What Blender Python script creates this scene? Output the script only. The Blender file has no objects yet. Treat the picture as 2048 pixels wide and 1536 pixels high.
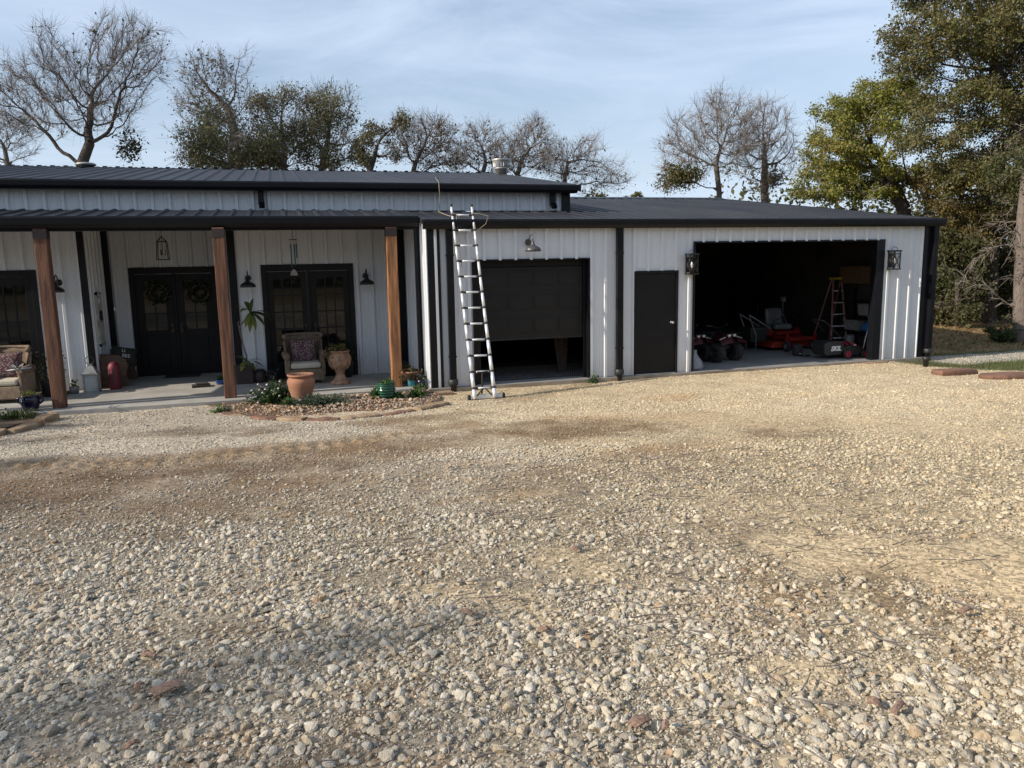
import bpy, math, random
import numpy as np
from mathutils import Vector, Matrix
R = math.radians
rng = np.random.default_rng(7)
random.seed(7)
sc = bpy.context.scene
COL = sc.collection

# ------------------------------------------------------------------ camera
F, YAW, PITCH, ROLL = 1541.13, 0.287089, 0.156976, -0.0182569      # F in pixels of a 2048-wide frame
CAM = np.array([-2.57155, -14.05843, 2.294496])
_fw = np.array([math.sin(YAW)*math.cos(PITCH), math.cos(YAW)*math.cos(PITCH), -math.sin(PITCH)])
_r = np.array([math.cos(YAW), -math.sin(YAW), 0.0]); _u = np.cross(_r, _fw)
_R = math.cos(ROLL)*_r + math.sin(ROLL)*_u
_U = -math.sin(ROLL)*_r + math.cos(ROLL)*_u
cd = bpy.data.cameras.new('camera'); cam = bpy.data.objects.new('camera', cd); COL.objects.link(cam)
cd.sensor_width = 36.0; cd.lens = 36.0*F/2048; cd.clip_start = 0.05; cd.clip_end = 3000
cam.matrix_world = Matrix(((_R[0], _U[0], -_fw[0], CAM[0]), (_R[1], _U[1], -_fw[1], CAM[1]), (_R[2], _U[2], -_fw[2], CAM[2]), (0, 0, 0, 1)))
sc.camera = cam

def at(u, v, Y=None, Z=None, X=None, d=None):
    """a world point from a spot in the photograph and one known coordinate (or a distance along the view)"""
    k = _fw + _R*(u-1024)/F + _U*(768-v)/F
    if d is not None: t = d
    elif Y is not None: t = (Y-CAM[1])/k[1]
    elif Z is not None: t = (Z-CAM[2])/k[2]
    else: t = (X-CAM[0])/k[0]
    return CAM + k*t

# ------------------------------------------------------------------ sky, sun, exposure
SUN_EL, SUN_A = R(30), R(5.0)          # low sun from the left, nearly along the house front
sdir = Vector((-math.cos(SUN_EL)*math.cos(SUN_A), -math.cos(SUN_EL)*math.sin(SUN_A), math.sin(SUN_EL)))   # towards the sun
w = bpy.data.worlds.new('World'); sc.world = w; w.use_nodes = True
nt = w.node_tree; N = nt.nodes; L = nt.links
for n in list(N): N.remove(n)
out = N.new('ShaderNodeOutputWorld'); bg = N.new('ShaderNodeBackground'); bg.inputs['Strength'].default_value = 0.115
sky = N.new('ShaderNodeTexSky'); sky.sky_type = 'NISHITA'; sky.sun_disc = False
sky.sun_elevation = SUN_EL; sky.sun_rotation = math.atan2(sdir.x, sdir.y)
sky.air_density = 1.0; sky.dust_density = 1.6; sky.ozone_density = 1.2
tc = N.new('ShaderNodeTexCoord'); mp = N.new('ShaderNodeMapping'); mp.inputs['Scale'].default_value = (1.0, 1.3, 4.2)
mp.inputs['Rotation'].default_value = (R(14), R(-22), R(25))
nz = N.new('ShaderNodeTexNoise'); nz.inputs['Scale'].default_value = 2.1; nz.inputs['Detail'].default_value = 8; nz.inputs['Roughness'].default_value = 0.58; nz.inputs['Distortion'].default_value = 0.8
cr = N.new('ShaderNodeValToRGB'); cr.color_ramp.elements[0].position = 0.36; cr.color_ramp.elements[0].color = (0.24, 0.24, 0.24, 1)
cr.color_ramp.elements[1].position = 0.64; cr.color_ramp.elements[1].color = (0.80, 0.80, 0.80, 1)
mx = N.new('ShaderNodeMix'); mx.data_type = 'RGBA'; mx.inputs[7].default_value = (4.7, 5.6, 7.0, 1)
L.new(tc.outputs['Generated'], mp.inputs['Vector']); L.new(mp.outputs['Vector'], nz.inputs['Vector'])
L.new(nz.outputs['Fac'], cr.inputs['Fac'])
sx3 = N.new('ShaderNodeSeparateXYZ'); L.new(tc.outputs['Generated'], sx3.inputs[0])      # thin high cloud thickens towards the horizon
hz = N.new('ShaderNodeMapRange'); hz.inputs[1].default_value = 0.0; hz.inputs[2].default_value = 0.32; hz.inputs[3].default_value = 0.92; hz.inputs[4].default_value = 0.0; L.new(sx3.outputs['Z'], hz.inputs[0])
mxx = N.new('ShaderNodeMath'); mxx.operation = 'MAXIMUM'; L.new(cr.outputs['Color'], mxx.inputs[0]); L.new(hz.outputs[0], mxx.inputs[1]); L.new(mxx.outputs[0], mx.inputs[0]); L.new(sky.outputs['Color'], mx.inputs[6])
L.new(mx.outputs[2], bg.inputs['Color']); L.new(bg.outputs[0], out.inputs['Surface'])
sl = bpy.data.lights.new('sun', 'SUN'); so = bpy.data.objects.new('sun', sl); COL.objects.link(so)
sl.energy = 4.6; sl.angle = R(0.5); sl.color = (1.0, 0.90, 0.76)
so.rotation_euler = sdir.to_track_quat('Z', 'Y').to_euler()
sc.view_settings.view_transform = 'Standard'; sc.view_settings.look = 'None'
sc.view_settings.exposure = 0.38; sc.view_settings.gamma = 1.0; sc.view_settings.use_curve_mapping = False
sc.cycles.max_bounces = 6; sc.cycles.diffuse_bounces = 3; sc.cycles.glossy_bounces = 3; sc.cycles.transmission_bounces = 4; sc.cycles.transparent_max_bounces = 8

# ------------------------------------------------------------------ materials
MATS = {}
def M(name, col, rough=0.6, metal=0.0, col2=None, vscale=4.0, stretch=(1, 1, 1), lo=0.35, hi=0.65, bump=0.0, bscale=60.0, bstretch=None, spec=0.5, detail=6, attr=None, dirt=None, alpha=None, trans=0.0):
    """a procedural material: two-colour noise, fine bump, optional per-vertex tint and a splash of dirt near the ground"""
    m = bpy.data.materials.new(name); m.use_nodes = True; MATS[name] = m
    nt = m.node_tree; N = nt.nodes; L = nt.links; b = N['Principled BSDF']
    b.inputs['Roughness'].default_value = rough; b.inputs['Metallic'].default_value = metal
    b.inputs['Specular IOR Level'].default_value = spec
    if trans: b.inputs['Transmission Weight'].default_value = trans
    tc = N.new('ShaderNodeTexCoord'); mp = N.new('ShaderNodeMapping'); mp.inputs['Scale'].default_value = stretch
    L.new(tc.outputs['Object'], mp.inputs['Vector'])
    c2 = col2 if col2 else tuple(c*0.82 for c in col)
    nz = N.new('ShaderNodeTexNoise'); nz.inputs['Scale'].default_value = vscale; nz.inputs['Detail'].default_value = detail
    L.new(mp.outputs['Vector'], nz.inputs['Vector'])
    cr = N.new('ShaderNodeValToRGB'); e = cr.color_ramp.elements
    e[0].position = lo; e[0].color = (*col, 1); e[1].position = hi; e[1].color = (*c2, 1)
    L.new(nz.outputs['Fac'], cr.inputs['Fac']); src = cr.outputs['Color']
    if attr:
        a = N.new('ShaderNodeAttribute'); a.attribute_name = attr
        x = N.new('ShaderNodeMix'); x.data_type = 'RGBA'; x.blend_type = 'MULTIPLY'; x.inputs[0].default_value = 1.0
        L.new(src, x.inputs[6]); L.new(a.outputs['Color'], x.inputs[7]); src = x.outputs[2]
    if dirt:
        dcol, z0, z1 = dirt
        sp = N.new('ShaderNodeSeparateXYZ'); L.new(tc.outputs['Object'], sp.inputs[0])
        mr = N.new('ShaderNodeMapRange'); mr.inputs[1].default_value = z0; mr.inputs[2].default_value = z1; mr.inputs[3].default_value = 0.75; mr.inputs[4].default_value = 0.0
        n2 = N.new('ShaderNodeTexNoise'); n2.inputs['Scale'].default_value = 9; n2.inputs['Detail'].default_value = 8; L.new(tc.outputs['Object'], n2.inputs['Vector'])
        mu = N.new('ShaderNodeMath'); mu.operation = 'MULTIPLY'; L.new(sp.outputs['Z'], mr.inputs[0]); L.new(mr.outputs[0], mu.inputs[0]); L.new(n2.outputs['Fac'], mu.inputs[1])
        x = N.new('ShaderNodeMix'); x.data_type = 'RGBA'; x.inputs[7].default_value = (*dcol, 1)
        L.new(mu.outputs[0], x.inputs[0]); L.new(src, x.inputs[6]); src = x.outputs[2]
    L.new(src, b.inputs['Base Color'])
    if bump:
        n3 = N.new('ShaderNodeTexNoise'); n3.inputs['Scale'].default_value = bscale; n3.inputs['Detail'].default_value = 5
        if bstretch:
            m2 = N.new('ShaderNodeMapping'); m2.inputs['Scale'].default_value = bstretch; L.new(tc.outputs['Object'], m2.inputs['Vector']); L.new(m2.outputs['Vector'], n3.inputs['Vector'])
        else: L.new(tc.outputs['Object'], n3.inputs['Vector'])
        bp = N.new('ShaderNodeBump'); bp.inputs['Strength'].default_value = bump; bp.inputs['Distance'].default_value = 0.02
        L.new(n3.outputs['Fac'], bp.inputs['Height']); L.new(bp.outputs['Normal'], b.inputs['Normal'])
    return m

def leaf_mat(name, col, trans=0.35, rough=0.55):
    m = bpy.data.materials.new(name); m.use_nodes = True; MATS[name] = m
    nt = m.node_tree; N = nt.nodes; L = nt.links; b = N['Principled BSDF']; o = N['Material Output']
    a = N.new('ShaderNodeAttribute'); a.attribute_name = 'tint'
    x = N.new('ShaderNodeMix'); x.data_type = 'RGBA'; x.blend_type = 'MULTIPLY'; x.inputs[0].default_value = 1.0; x.inputs[6].default_value = (*col, 1)
    L.new(a.outputs['Color'], x.inputs[7]); L.new(x.outputs[2], b.inputs['Base Color'])
    b.inputs['Roughness'].default_value = rough; b.inputs['Specular IOR Level'].default_value = 0.3
    t = N.new('ShaderNodeBsdfTranslucent'); L.new(x.outputs[2], t.inputs['Color'])
    s = N.new('ShaderNodeMixShader'); s.inputs[0].default_value = trans
    L.new(b.outputs[0], s.inputs[1]); L.new(t.outputs[0], s.inputs[2]); L.new(s.outputs[0], o.inputs['Surface'])
    return m

M('white_metal', (0.635, 0.66, 0.69), 0.38, 0.0, col2=(0.62, 0.645, 0.675), vscale=1.5, stretch=(1, 1, .5), dirt=((0.32, 0.25, 0.17), -0.1, 0.45), bump=0.02, bscale=5, spec=0.35)
M('black_metal', (0.0045, 0.005, 0.008), 0.36, 0.0, col2=(0.007, 0.0075, 0.010), vscale=3, bump=0.03, bscale=14, spec=0.28)
M('roof_metal', (0.015, 0.0165, 0.023), 0.48, 0.0, col2=(0.026, 0.027, 0.032), spec=0.22, vscale=1.3, stretch=(1, .35, 1), bump=0.03, bscale=10)
M('black_paint', (0.006, 0.006, 0.0075), 0.5, col2=(0.009, 0.009, 0.010), bump=0.05, bscale=30, spec=0.25)
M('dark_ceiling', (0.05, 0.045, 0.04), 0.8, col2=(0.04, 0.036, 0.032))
M('garage_door_paint', (0.0095, 0.0095, 0.0105), 0.5, spec=0.3, col2=(0.014, 0.0135, 0.013), vscale=2, bump=0.08, bscale=90, bstretch=(.1, 1, 1))
M('door_glass', (0.004, 0.005, 0.006), 0.03, col2=(0.006, 0.007, 0.008), spec=0.6)
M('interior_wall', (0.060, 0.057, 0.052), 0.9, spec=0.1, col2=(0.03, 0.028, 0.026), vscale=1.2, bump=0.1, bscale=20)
M('concrete', (0.36, 0.345, 0.315), 0.85, col2=(0.27, 0.255, 0.23), vscale=2.2, bump=0.12, bscale=70, detail=9)
M('garage_concrete', (0.27, 0.265, 0.255), 0.7, col2=(0.19, 0.185, 0.18), vscale=1.4, bump=0.08, bscale=60, detail=9)
M('concrete_edge', (0.34, 0.29, 0.22), 0.9, col2=(0.22, 0.17, 0.12), vscale=3.5, bump=0.3, bscale=40, detail=9)
M('post_wood_sunlit', (0.37, 0.17, 0.065), 0.72, col2=(0.17, 0.068, 0.026), vscale=3.2, stretch=(7, 7, .55), lo=.38, hi=.62, bump=0.5, bscale=9, bstretch=(16, 16, .7))  # porch wood with sunlight put into its colour
M('post_wood_shaded', (0.175, 0.076, 0.040), 0.8, col2=(0.075, 0.030, 0.017), vscale=3.0, stretch=(7, 7, .5), lo=.38, hi=.62, bump=0.5, bscale=9, bstretch=(16, 16, .7))  # same porch wood, darkened in colour for the shaded posts
M('galvanized', (0.55, 0.55, 0.53), 0.45, 0.6, col2=(0.42, 0.41, 0.4), vscale=8)
M('aluminium', (0.80, 0.81, 0.82), 0.34, 0.35, col2=(0.70, 0.71, 0.72), vscale=5, stretch=(8, 8, 1), bump=0.03, bscale=80)
M('black_plastic', (0.014, 0.014, 0.015), 0.5, col2=(0.022, 0.022, 0.022), bump=0.05)
M('rubber', (0.016, 0.016, 0.016), 0.85, col2=(0.03, 0.029, 0.027), vscale=14, bump=0.3, bscale=80)
M('rope', (0.33, 0.29, 0.22), 0.9, col2=(0.24, 0.20, 0.14), vscale=60, bump=0.4, bscale=200)
M('red_paint', (0.25, 0.014, 0.012), 0.45, col2=(0.17, 0.011, 0.009), vscale=5)
M('crimson_plastic', (0.34, 0.018, 0.035), 0.42, col2=(0.25, 0.012, 0.024), vscale=5)
M('orange_red', (0.27, 0.028, 0.013), 0.45, col2=(0.18, 0.018, 0.010), vscale=5)
M('white_plastic', (0.7, 0.7, 0.69), 0.4, col2=(0.6, 0.6, 0.6))
M('lamp_black', (0.012, 0.012, 0.012), 0.32, col2=(0.02, 0.02, 0.02), vscale=10)
M('lamp_zinc', (0.10, 0.10, 0.10), 0.42, 0.4, col2=(0.07, 0.07, 0.075), vscale=12)
M('bulb', (0.75, 0.74, 0.70), 0.15, col2=(0.7, 0.69, 0.66))
M('steel', (0.55, 0.55, 0.56), 0.28, 0.9, col2=(0.45, 0.45, 0.46), vscale=10)
M('terracotta', (0.31, 0.145, 0.082), 0.82, col2=(0.24, 0.105, 0.06), vscale=3.5, lo=.3, hi=.7, bump=0.25, bscale=30, dirt=((0.42, 0.30, 0.22), 0.0, 0.25))
M('urn_stone', (0.40, 0.24, 0.155), 0.85, col2=(0.22, 0.125, 0.075), vscale=9, bump=0.5, bscale=30)
M('green_glaze', (0.010, 0.055, 0.028), 0.2, col2=(0.016, 0.085, 0.045), vscale=6)
M('cobalt_glaze', (0.004, 0.006, 0.020), 0.2, col2=(0.007, 0.009, 0.034), vscale=6)
M('blue_glaze', (0.015, 0.06, 0.24), 0.2, col2=(0.02, 0.08, 0.3), vscale=6)
M('turquoise_glaze', (0.05, 0.32, 0.46), 0.3, col2=(0.07, 0.38, 0.5), vscale=6)
M('brown_planter', (0.030, 0.019, 0.016), 0.55, col2=(0.045, 0.028, 0.023), vscale=6, bump=0.1)
M('soil', (0.055, 0.036, 0.023), 0.95, col2=(0.12, 0.08, 0.05), vscale=30, bump=0.8, bscale=80)
M('cream_fabric', (0.52, 0.47, 0.38), 0.9, col2=(0.45, 0.40, 0.32), vscale=6, bump=0.15, bscale=120)
M('black_fabric', (0.012, 0.012, 0.012), 0.9, col2=(0.02, 0.02, 0.02), vscale=6, bump=0.15, bscale=150)
M('lettering', (0.55, 0.55, 0.53), 0.8, col2=(0.45, 0.45, 0.44), vscale=20)
M('dark_wood', (0.12, 0.075, 0.05), 0.75, col2=(0.07, 0.042, 0.028), vscale=3, stretch=(1, 8, 8), bump=0.2, bscale=40)
M('pink_red', (0.17, 0.012, 0.028), 0.6, col2=(0.12, 0.008, 0.02), vscale=7)
M('weathered_white', (0.50, 0.49, 0.46), 0.8, col2=(0.36, 0.34, 0.31), vscale=9, bump=0.2)
M('lantern_metal', (0.34, 0.35, 0.34), 0.5, 0.3, col2=(0.22, 0.23, 0.22), vscale=9, bump=0.1)
M('frosted_glass', (0.42, 0.44, 0.43), 0.25, col2=(0.34, 0.36, 0.35), vscale=6)
M('mat_rubber', (0.020, 0.018, 0.016), 0.95, col2=(0.04, 0.036, 0.03), vscale=40, bump=0.8, bscale=120)
M('chime_teal', (0.02, 0.16, 0.14), 0.35, 0.4, col2=(0.03, 0.10, 0.12), vscale=9)
M('slab_stone', (0.30, 0.215, 0.14), 0.9, col2=(0.19, 0.12, 0.075), vscale=3.5, bump=0.6, bscale=22, detail=9, lo=.38, hi=.66)
M('slab_stone_red', (0.205, 0.105, 0.068), 0.9, col2=(0.12, 0.065, 0.045), vscale=4, bump=0.6, bscale=22, detail=9)
M('slab_stone_pale', (0.29, 0.215, 0.135), 0.9, col2=(0.20, 0.12, 0.07), vscale=3.5, bump=0.6, bscale=22, detail=9)
M('gravel_stone', (1, 1, 1), 0.92, col2=(0.72, 0.70, 0.66), vscale=28, bump=0.55, bscale=110, attr='tint', spec=0.25)
M('pebble', (1, 1, 1), 0.75, col2=(0.8, 0.76, 0.7), vscale=30, bump=0.2, bscale=80, attr='tint')
M('bark', (0.070, 0.056, 0.046), 0.95, col2=(0.04, 0.031, 0.026), vscale=6, stretch=(4, 4, .8), bump=0.8, bscale=14, bstretch=(3, 3, .5))
M('bark_grey', (0.135, 0.115, 0.098), 0.95, col2=(0.075, 0.061, 0.052), vscale=6, stretch=(4, 4, .8), bump=0.8, bscale=14, bstretch=(3, 3, .5))
M('cedar_bark', (0.185, 0.152, 0.128), 0.95, col2=(0.10, 0.078, 0.064), vscale=5, stretch=(9, 9, .5), bump=0.9, bscale=14, bstretch=(5, 5, .3))
M('twig', (0.13, 0.105, 0.09), 0.9, col2=(0.20, 0.17, 0.15), vscale=3)
M('quad_red', (0.05, 0.006, 0.008), 0.4, col2=(0.035, 0.004, 0.006))
M('wood_chip', (0.27, 0.175, 0.13), 0.9, col2=(0.15, 0.088, 0.062), vscale=30, stretch=(1, 6, 1), bump=0.6, bscale=60)
M('plywood', (0.11, 0.065, 0.034), 0.75, col2=(0.08, 0.046, 0.024), vscale=4, stretch=(1, 1, 6))
M('fibreglass', (0.19, 0.07, 0.062), 0.55, col2=(0.19, 0.06, 0.055), vscale=6, stretch=(1, 1, 4))
M('yellow_plastic', (0.5, 0.33, 0.03), 0.5, col2=(0.42, 0.26, 0.02))
M('blue_plastic', (0.02, 0.16, 0.42), 0.5, col2=(0.015, 0.11, 0.33), vscale=9)
M('grey_plastic', (0.22, 0.22, 0.22), 0.5, col2=(0.16, 0.16, 0.165), vscale=7)
M('grey_seat', (0.12, 0.125, 0.13), 0.4, col2=(0.2, 0.205, 0.21), vscale=5)
M('bag_white', (0.26, 0.27, 0.30), 0.5, col2=(0.18, 0.19, 0.215), vscale=12, bump=0.5, bscale=20)
M('petal', (0.85, 0.72, 0.74), 0.6, col2=(0.9, 0.84, 0.82), vscale=30)
leaf_mat('leaf', (1, 1, 1)); leaf_mat('leaf_glossy', (1, 1, 1), 0.2, 0.35)

def wicker_mat():
    m = M('wicker', (0.32, 0.235, 0.165), 0.8, col2=(0.20, 0.135, 0.09), vscale=16, bump=0)
    N = m.node_tree.nodes; L = m.node_tree.links; b = N['Principled BSDF']
    tc = N.new('ShaderNodeTexCoord'); wv = N.new('ShaderNodeTexWave'); wv.inputs['Scale'].default_value = 28; wv.inputs['Distortion'].default_value = 1.5; wv.bands_direction = 'Z'
    w2 = N.new('ShaderNodeTexWave'); w2.inputs['Scale'].default_value = 22; w2.bands_direction = 'X'; w2.inputs['Distortion'].default_value = 1.0
    L.new(tc.outputs['Object'], wv.inputs['Vector']); L.new(tc.outputs['Object'], w2.inputs['Vector'])
    mu = N.new('ShaderNodeMath'); mu.operation = 'MULTIPLY'; L.new(wv.outputs['Fac'], mu.inputs[0]); L.new(w2.outputs['Fac'], mu.inputs[1])
    bp = N.new('ShaderNodeBump'); bp.inputs['Strength'].default_value = 0.9; bp.inputs['Distance'].default_value = 0.02
    L.new(mu.outputs[0], bp.inputs['Height']); L.new(bp.outputs['Normal'], b.inputs['Normal'])
wicker_mat()
def speckle_mat():
    m = M('speckled_fabric', (0.115, 0.05, 0.055), 0.95, col2=(0.09, 0.038, 0.045), vscale=20)
    N = m.node_tree.nodes; L = m.node_tree.links; b = N['Principled BSDF']
    tc = N.new('ShaderNodeTexCoord'); vo = N.new('ShaderNodeTexVoronoi'); vo.inputs['Scale'].default_value = 42
    L.new(tc.outputs['Object'], vo.inputs['Vector'])
    cr = N.new('ShaderNodeValToRGB'); cr.color_ramp.elements[0].position = 0.30; cr.color_ramp.elements[0].color = (0.33, 0.26, 0.25, 1)
    cr.color_ramp.elements[1].position = 0.42; cr.color_ramp.elements[1].color = (0.075, 0.033, 0.038, 1)
    L.new(vo.outputs['Distance'], cr.inputs['Fac']); L.new(cr.outputs['Color'], b.inputs['Base Color'])
speckle_mat()

def ground_mat():
    m = bpy.data.materials.new('gravel_ground'); m.use_nodes = True
    N = m.node_tree.nodes; L = m.node_tree.links; b = N['Principled BSDF']
    b.inputs['Roughness'].default_value = 0.95; b.inputs['Specular IOR Level'].default_value = 0.2
    tc = N.new('ShaderNodeTexCoord'); a = N.new('ShaderNodeAttribute'); a.attribute_name = 'tint'
    v1 = N.new('ShaderNodeTexVoronoi'); v1.inputs['Scale'].default_value = 42; L.new(tc.outputs['Object'], v1.inputs['Vector'])
    v2 = N.new('ShaderNodeTexVoronoi'); v2.inputs['Scale'].default_value = 95; L.new(tc.outputs['Object'], v2.inputs['Vector'])
    nz = N.new('ShaderNodeTexNoise'); nz.inputs['Scale'].default_value = 1.7; nz.inputs['Detail'].default_value = 10; nz.inputs['Roughness'].default_value = 0.68; L.new(tc.outputs['Object'], nz.inputs['Vector'])
    # pebbles seen as small cells of their own shade
    sp = N.new('ShaderNodeSeparateColor'); L.new(v1.outputs['Color'], sp.inputs[0])
    mr = N.new('ShaderNodeMapRange'); mr.inputs[3].default_value = 0.5; mr.inputs[4].default_value = 1.42; L.new(sp.outputs[0], mr.inputs[0])
    m3 = N.new('ShaderNodeMapRange'); m3.inputs[1].default_value = 0.3; m3.inputs[2].default_value = 0.7; m3.inputs[3].default_value = 0.8; m3.inputs[4].default_value = 1.2; L.new(nz.outputs['Fac'], m3.inputs[0])
    mu = N.new('ShaderNodeMath'); mu.operation = 'MULTIPLY'; L.new(mr.outputs[0], mu.inputs[0]); L.new(m3.outputs[0], mu.inputs[1])
    x = N.new('ShaderNodeMix'); x.data_type = 'RGBA'; x.blend_type = 'MULTIPLY'; x.inputs[0].default_value = 1
    L.new(a.outputs['Color'], x.inputs[6]); L.new(mu.outputs[0], x.inputs[7]); dk = N.new('ShaderNodeMix'); dk.data_type = 'RGBA'; dk.blend_type = 'MULTIPLY'; dk.inputs[0].default_value = 1; dk.inputs[7].default_value = (.82, .78, .72, 1); L.new(x.outputs[2], dk.inputs[6]); L.new(dk.outputs[2], b.inputs['Base Color'])
    ad = N.new('ShaderNodeMath'); ad.operation = 'ADD'; L.new(v1.outputs['Distance'], ad.inputs[0])
    m4 = N.new('ShaderNodeMath'); m4.operation = 'MULTIPLY'; m4.inputs[1].default_value = 0.5; L.new(v2.outputs['Distance'], m4.inputs[0]); L.new(m4.outputs[0], ad.inputs[1])
    a2 = N.new('ShaderNodeMath'); a2.operation = 'SUBTRACT'; L.new(nz.outputs['Fac'], a2.inputs[0]); L.new(ad.outputs[0], a2.inputs[1])
    bp = N.new('ShaderNodeBump'); bp.inputs['Strength'].default_value = 0.32; bp.inputs['Distance'].default_value = 0.008
    L.new(a2.outputs[0], bp.inputs['Height']); L.new(bp.outputs['Normal'], b.inputs['Normal'])
    MATS['gravel_ground'] = m
ground_mat()

# ------------------------------------------------------------------ mesh helpers
def tag(o, label=None, cat=None, group=None, kind=None):
    if label: o['label'] = label
    if cat: o['category'] = cat
    if group: o['group'] = group
    if kind: o['kind'] = kind
    return o
def thing(name, label, cat, loc=(0, 0, 0), rz=0.0, group=None):
    o = bpy.data.objects.new(name, None); o.empty_display_size = 0.1; COL.objects.link(o)
    o.location = loc; o.rotation_euler = (0, 0, rz)
    return tag(o, label, cat, group)
def copy_tree(o, loc=None, rz=None, parent=None, label=None):
    c = o.copy(); COL.objects.link(c)
    if parent is not None: c.parent = parent
    if loc is not None: c.location = loc
    if rz is not None: c.rotation_euler = (0, 0, rz)
    if label: c['label'] = label
    for ch in list(o.children): copy_tree(ch, parent=c)
    return c
def link_mesh(name, me, mat, parent=None, loc=None):
    o = bpy.data.objects.new(name, me); COL.objects.link(o)
    if mat: me.materials.append(MATS[mat])
    if parent is not None: o.parent = parent
    if loc is not None: o.location = loc
    return o
def mesh_np(name, V, Fc, mat, parent=None, loc=None, tint=None, smooth=False):
    """V n x 3, Fc m x k: one mesh made quickly from arrays; tint: per-vertex colour"""
    V = np.ascontiguousarray(V, np.float32); Fc = np.ascontiguousarray(Fc, np.int32)
    me = bpy.data.meshes.new(name); k = Fc.shape[1]; m = len(Fc)
    me.vertices.add(len(V)); me.vertices.foreach_set('co', V.ravel())
    me.loops.add(m*k); me.loops.foreach_set('vertex_index', Fc.ravel())
    me.polygons.add(m); me.polygons.foreach_set('loop_start', np.arange(0, m*k, k, dtype=np.int32))
    try: me.polygons.foreach_set('loop_total', np.full(m, k, np.int32))
    except Exception: pass
    me.polygons.foreach_set('use_smooth', np.full(m, smooth))
    me.update(calc_edges=True)
    if tint is not None:
        a = me.color_attributes.new('tint', 'FLOAT_COLOR', 'POINT')
        c = np.ones((len(V), 4), np.float32); c[:, :3] = tint; a.data.foreach_set('color', c.ravel())
    return link_mesh(name, me, mat, parent, loc)

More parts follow.
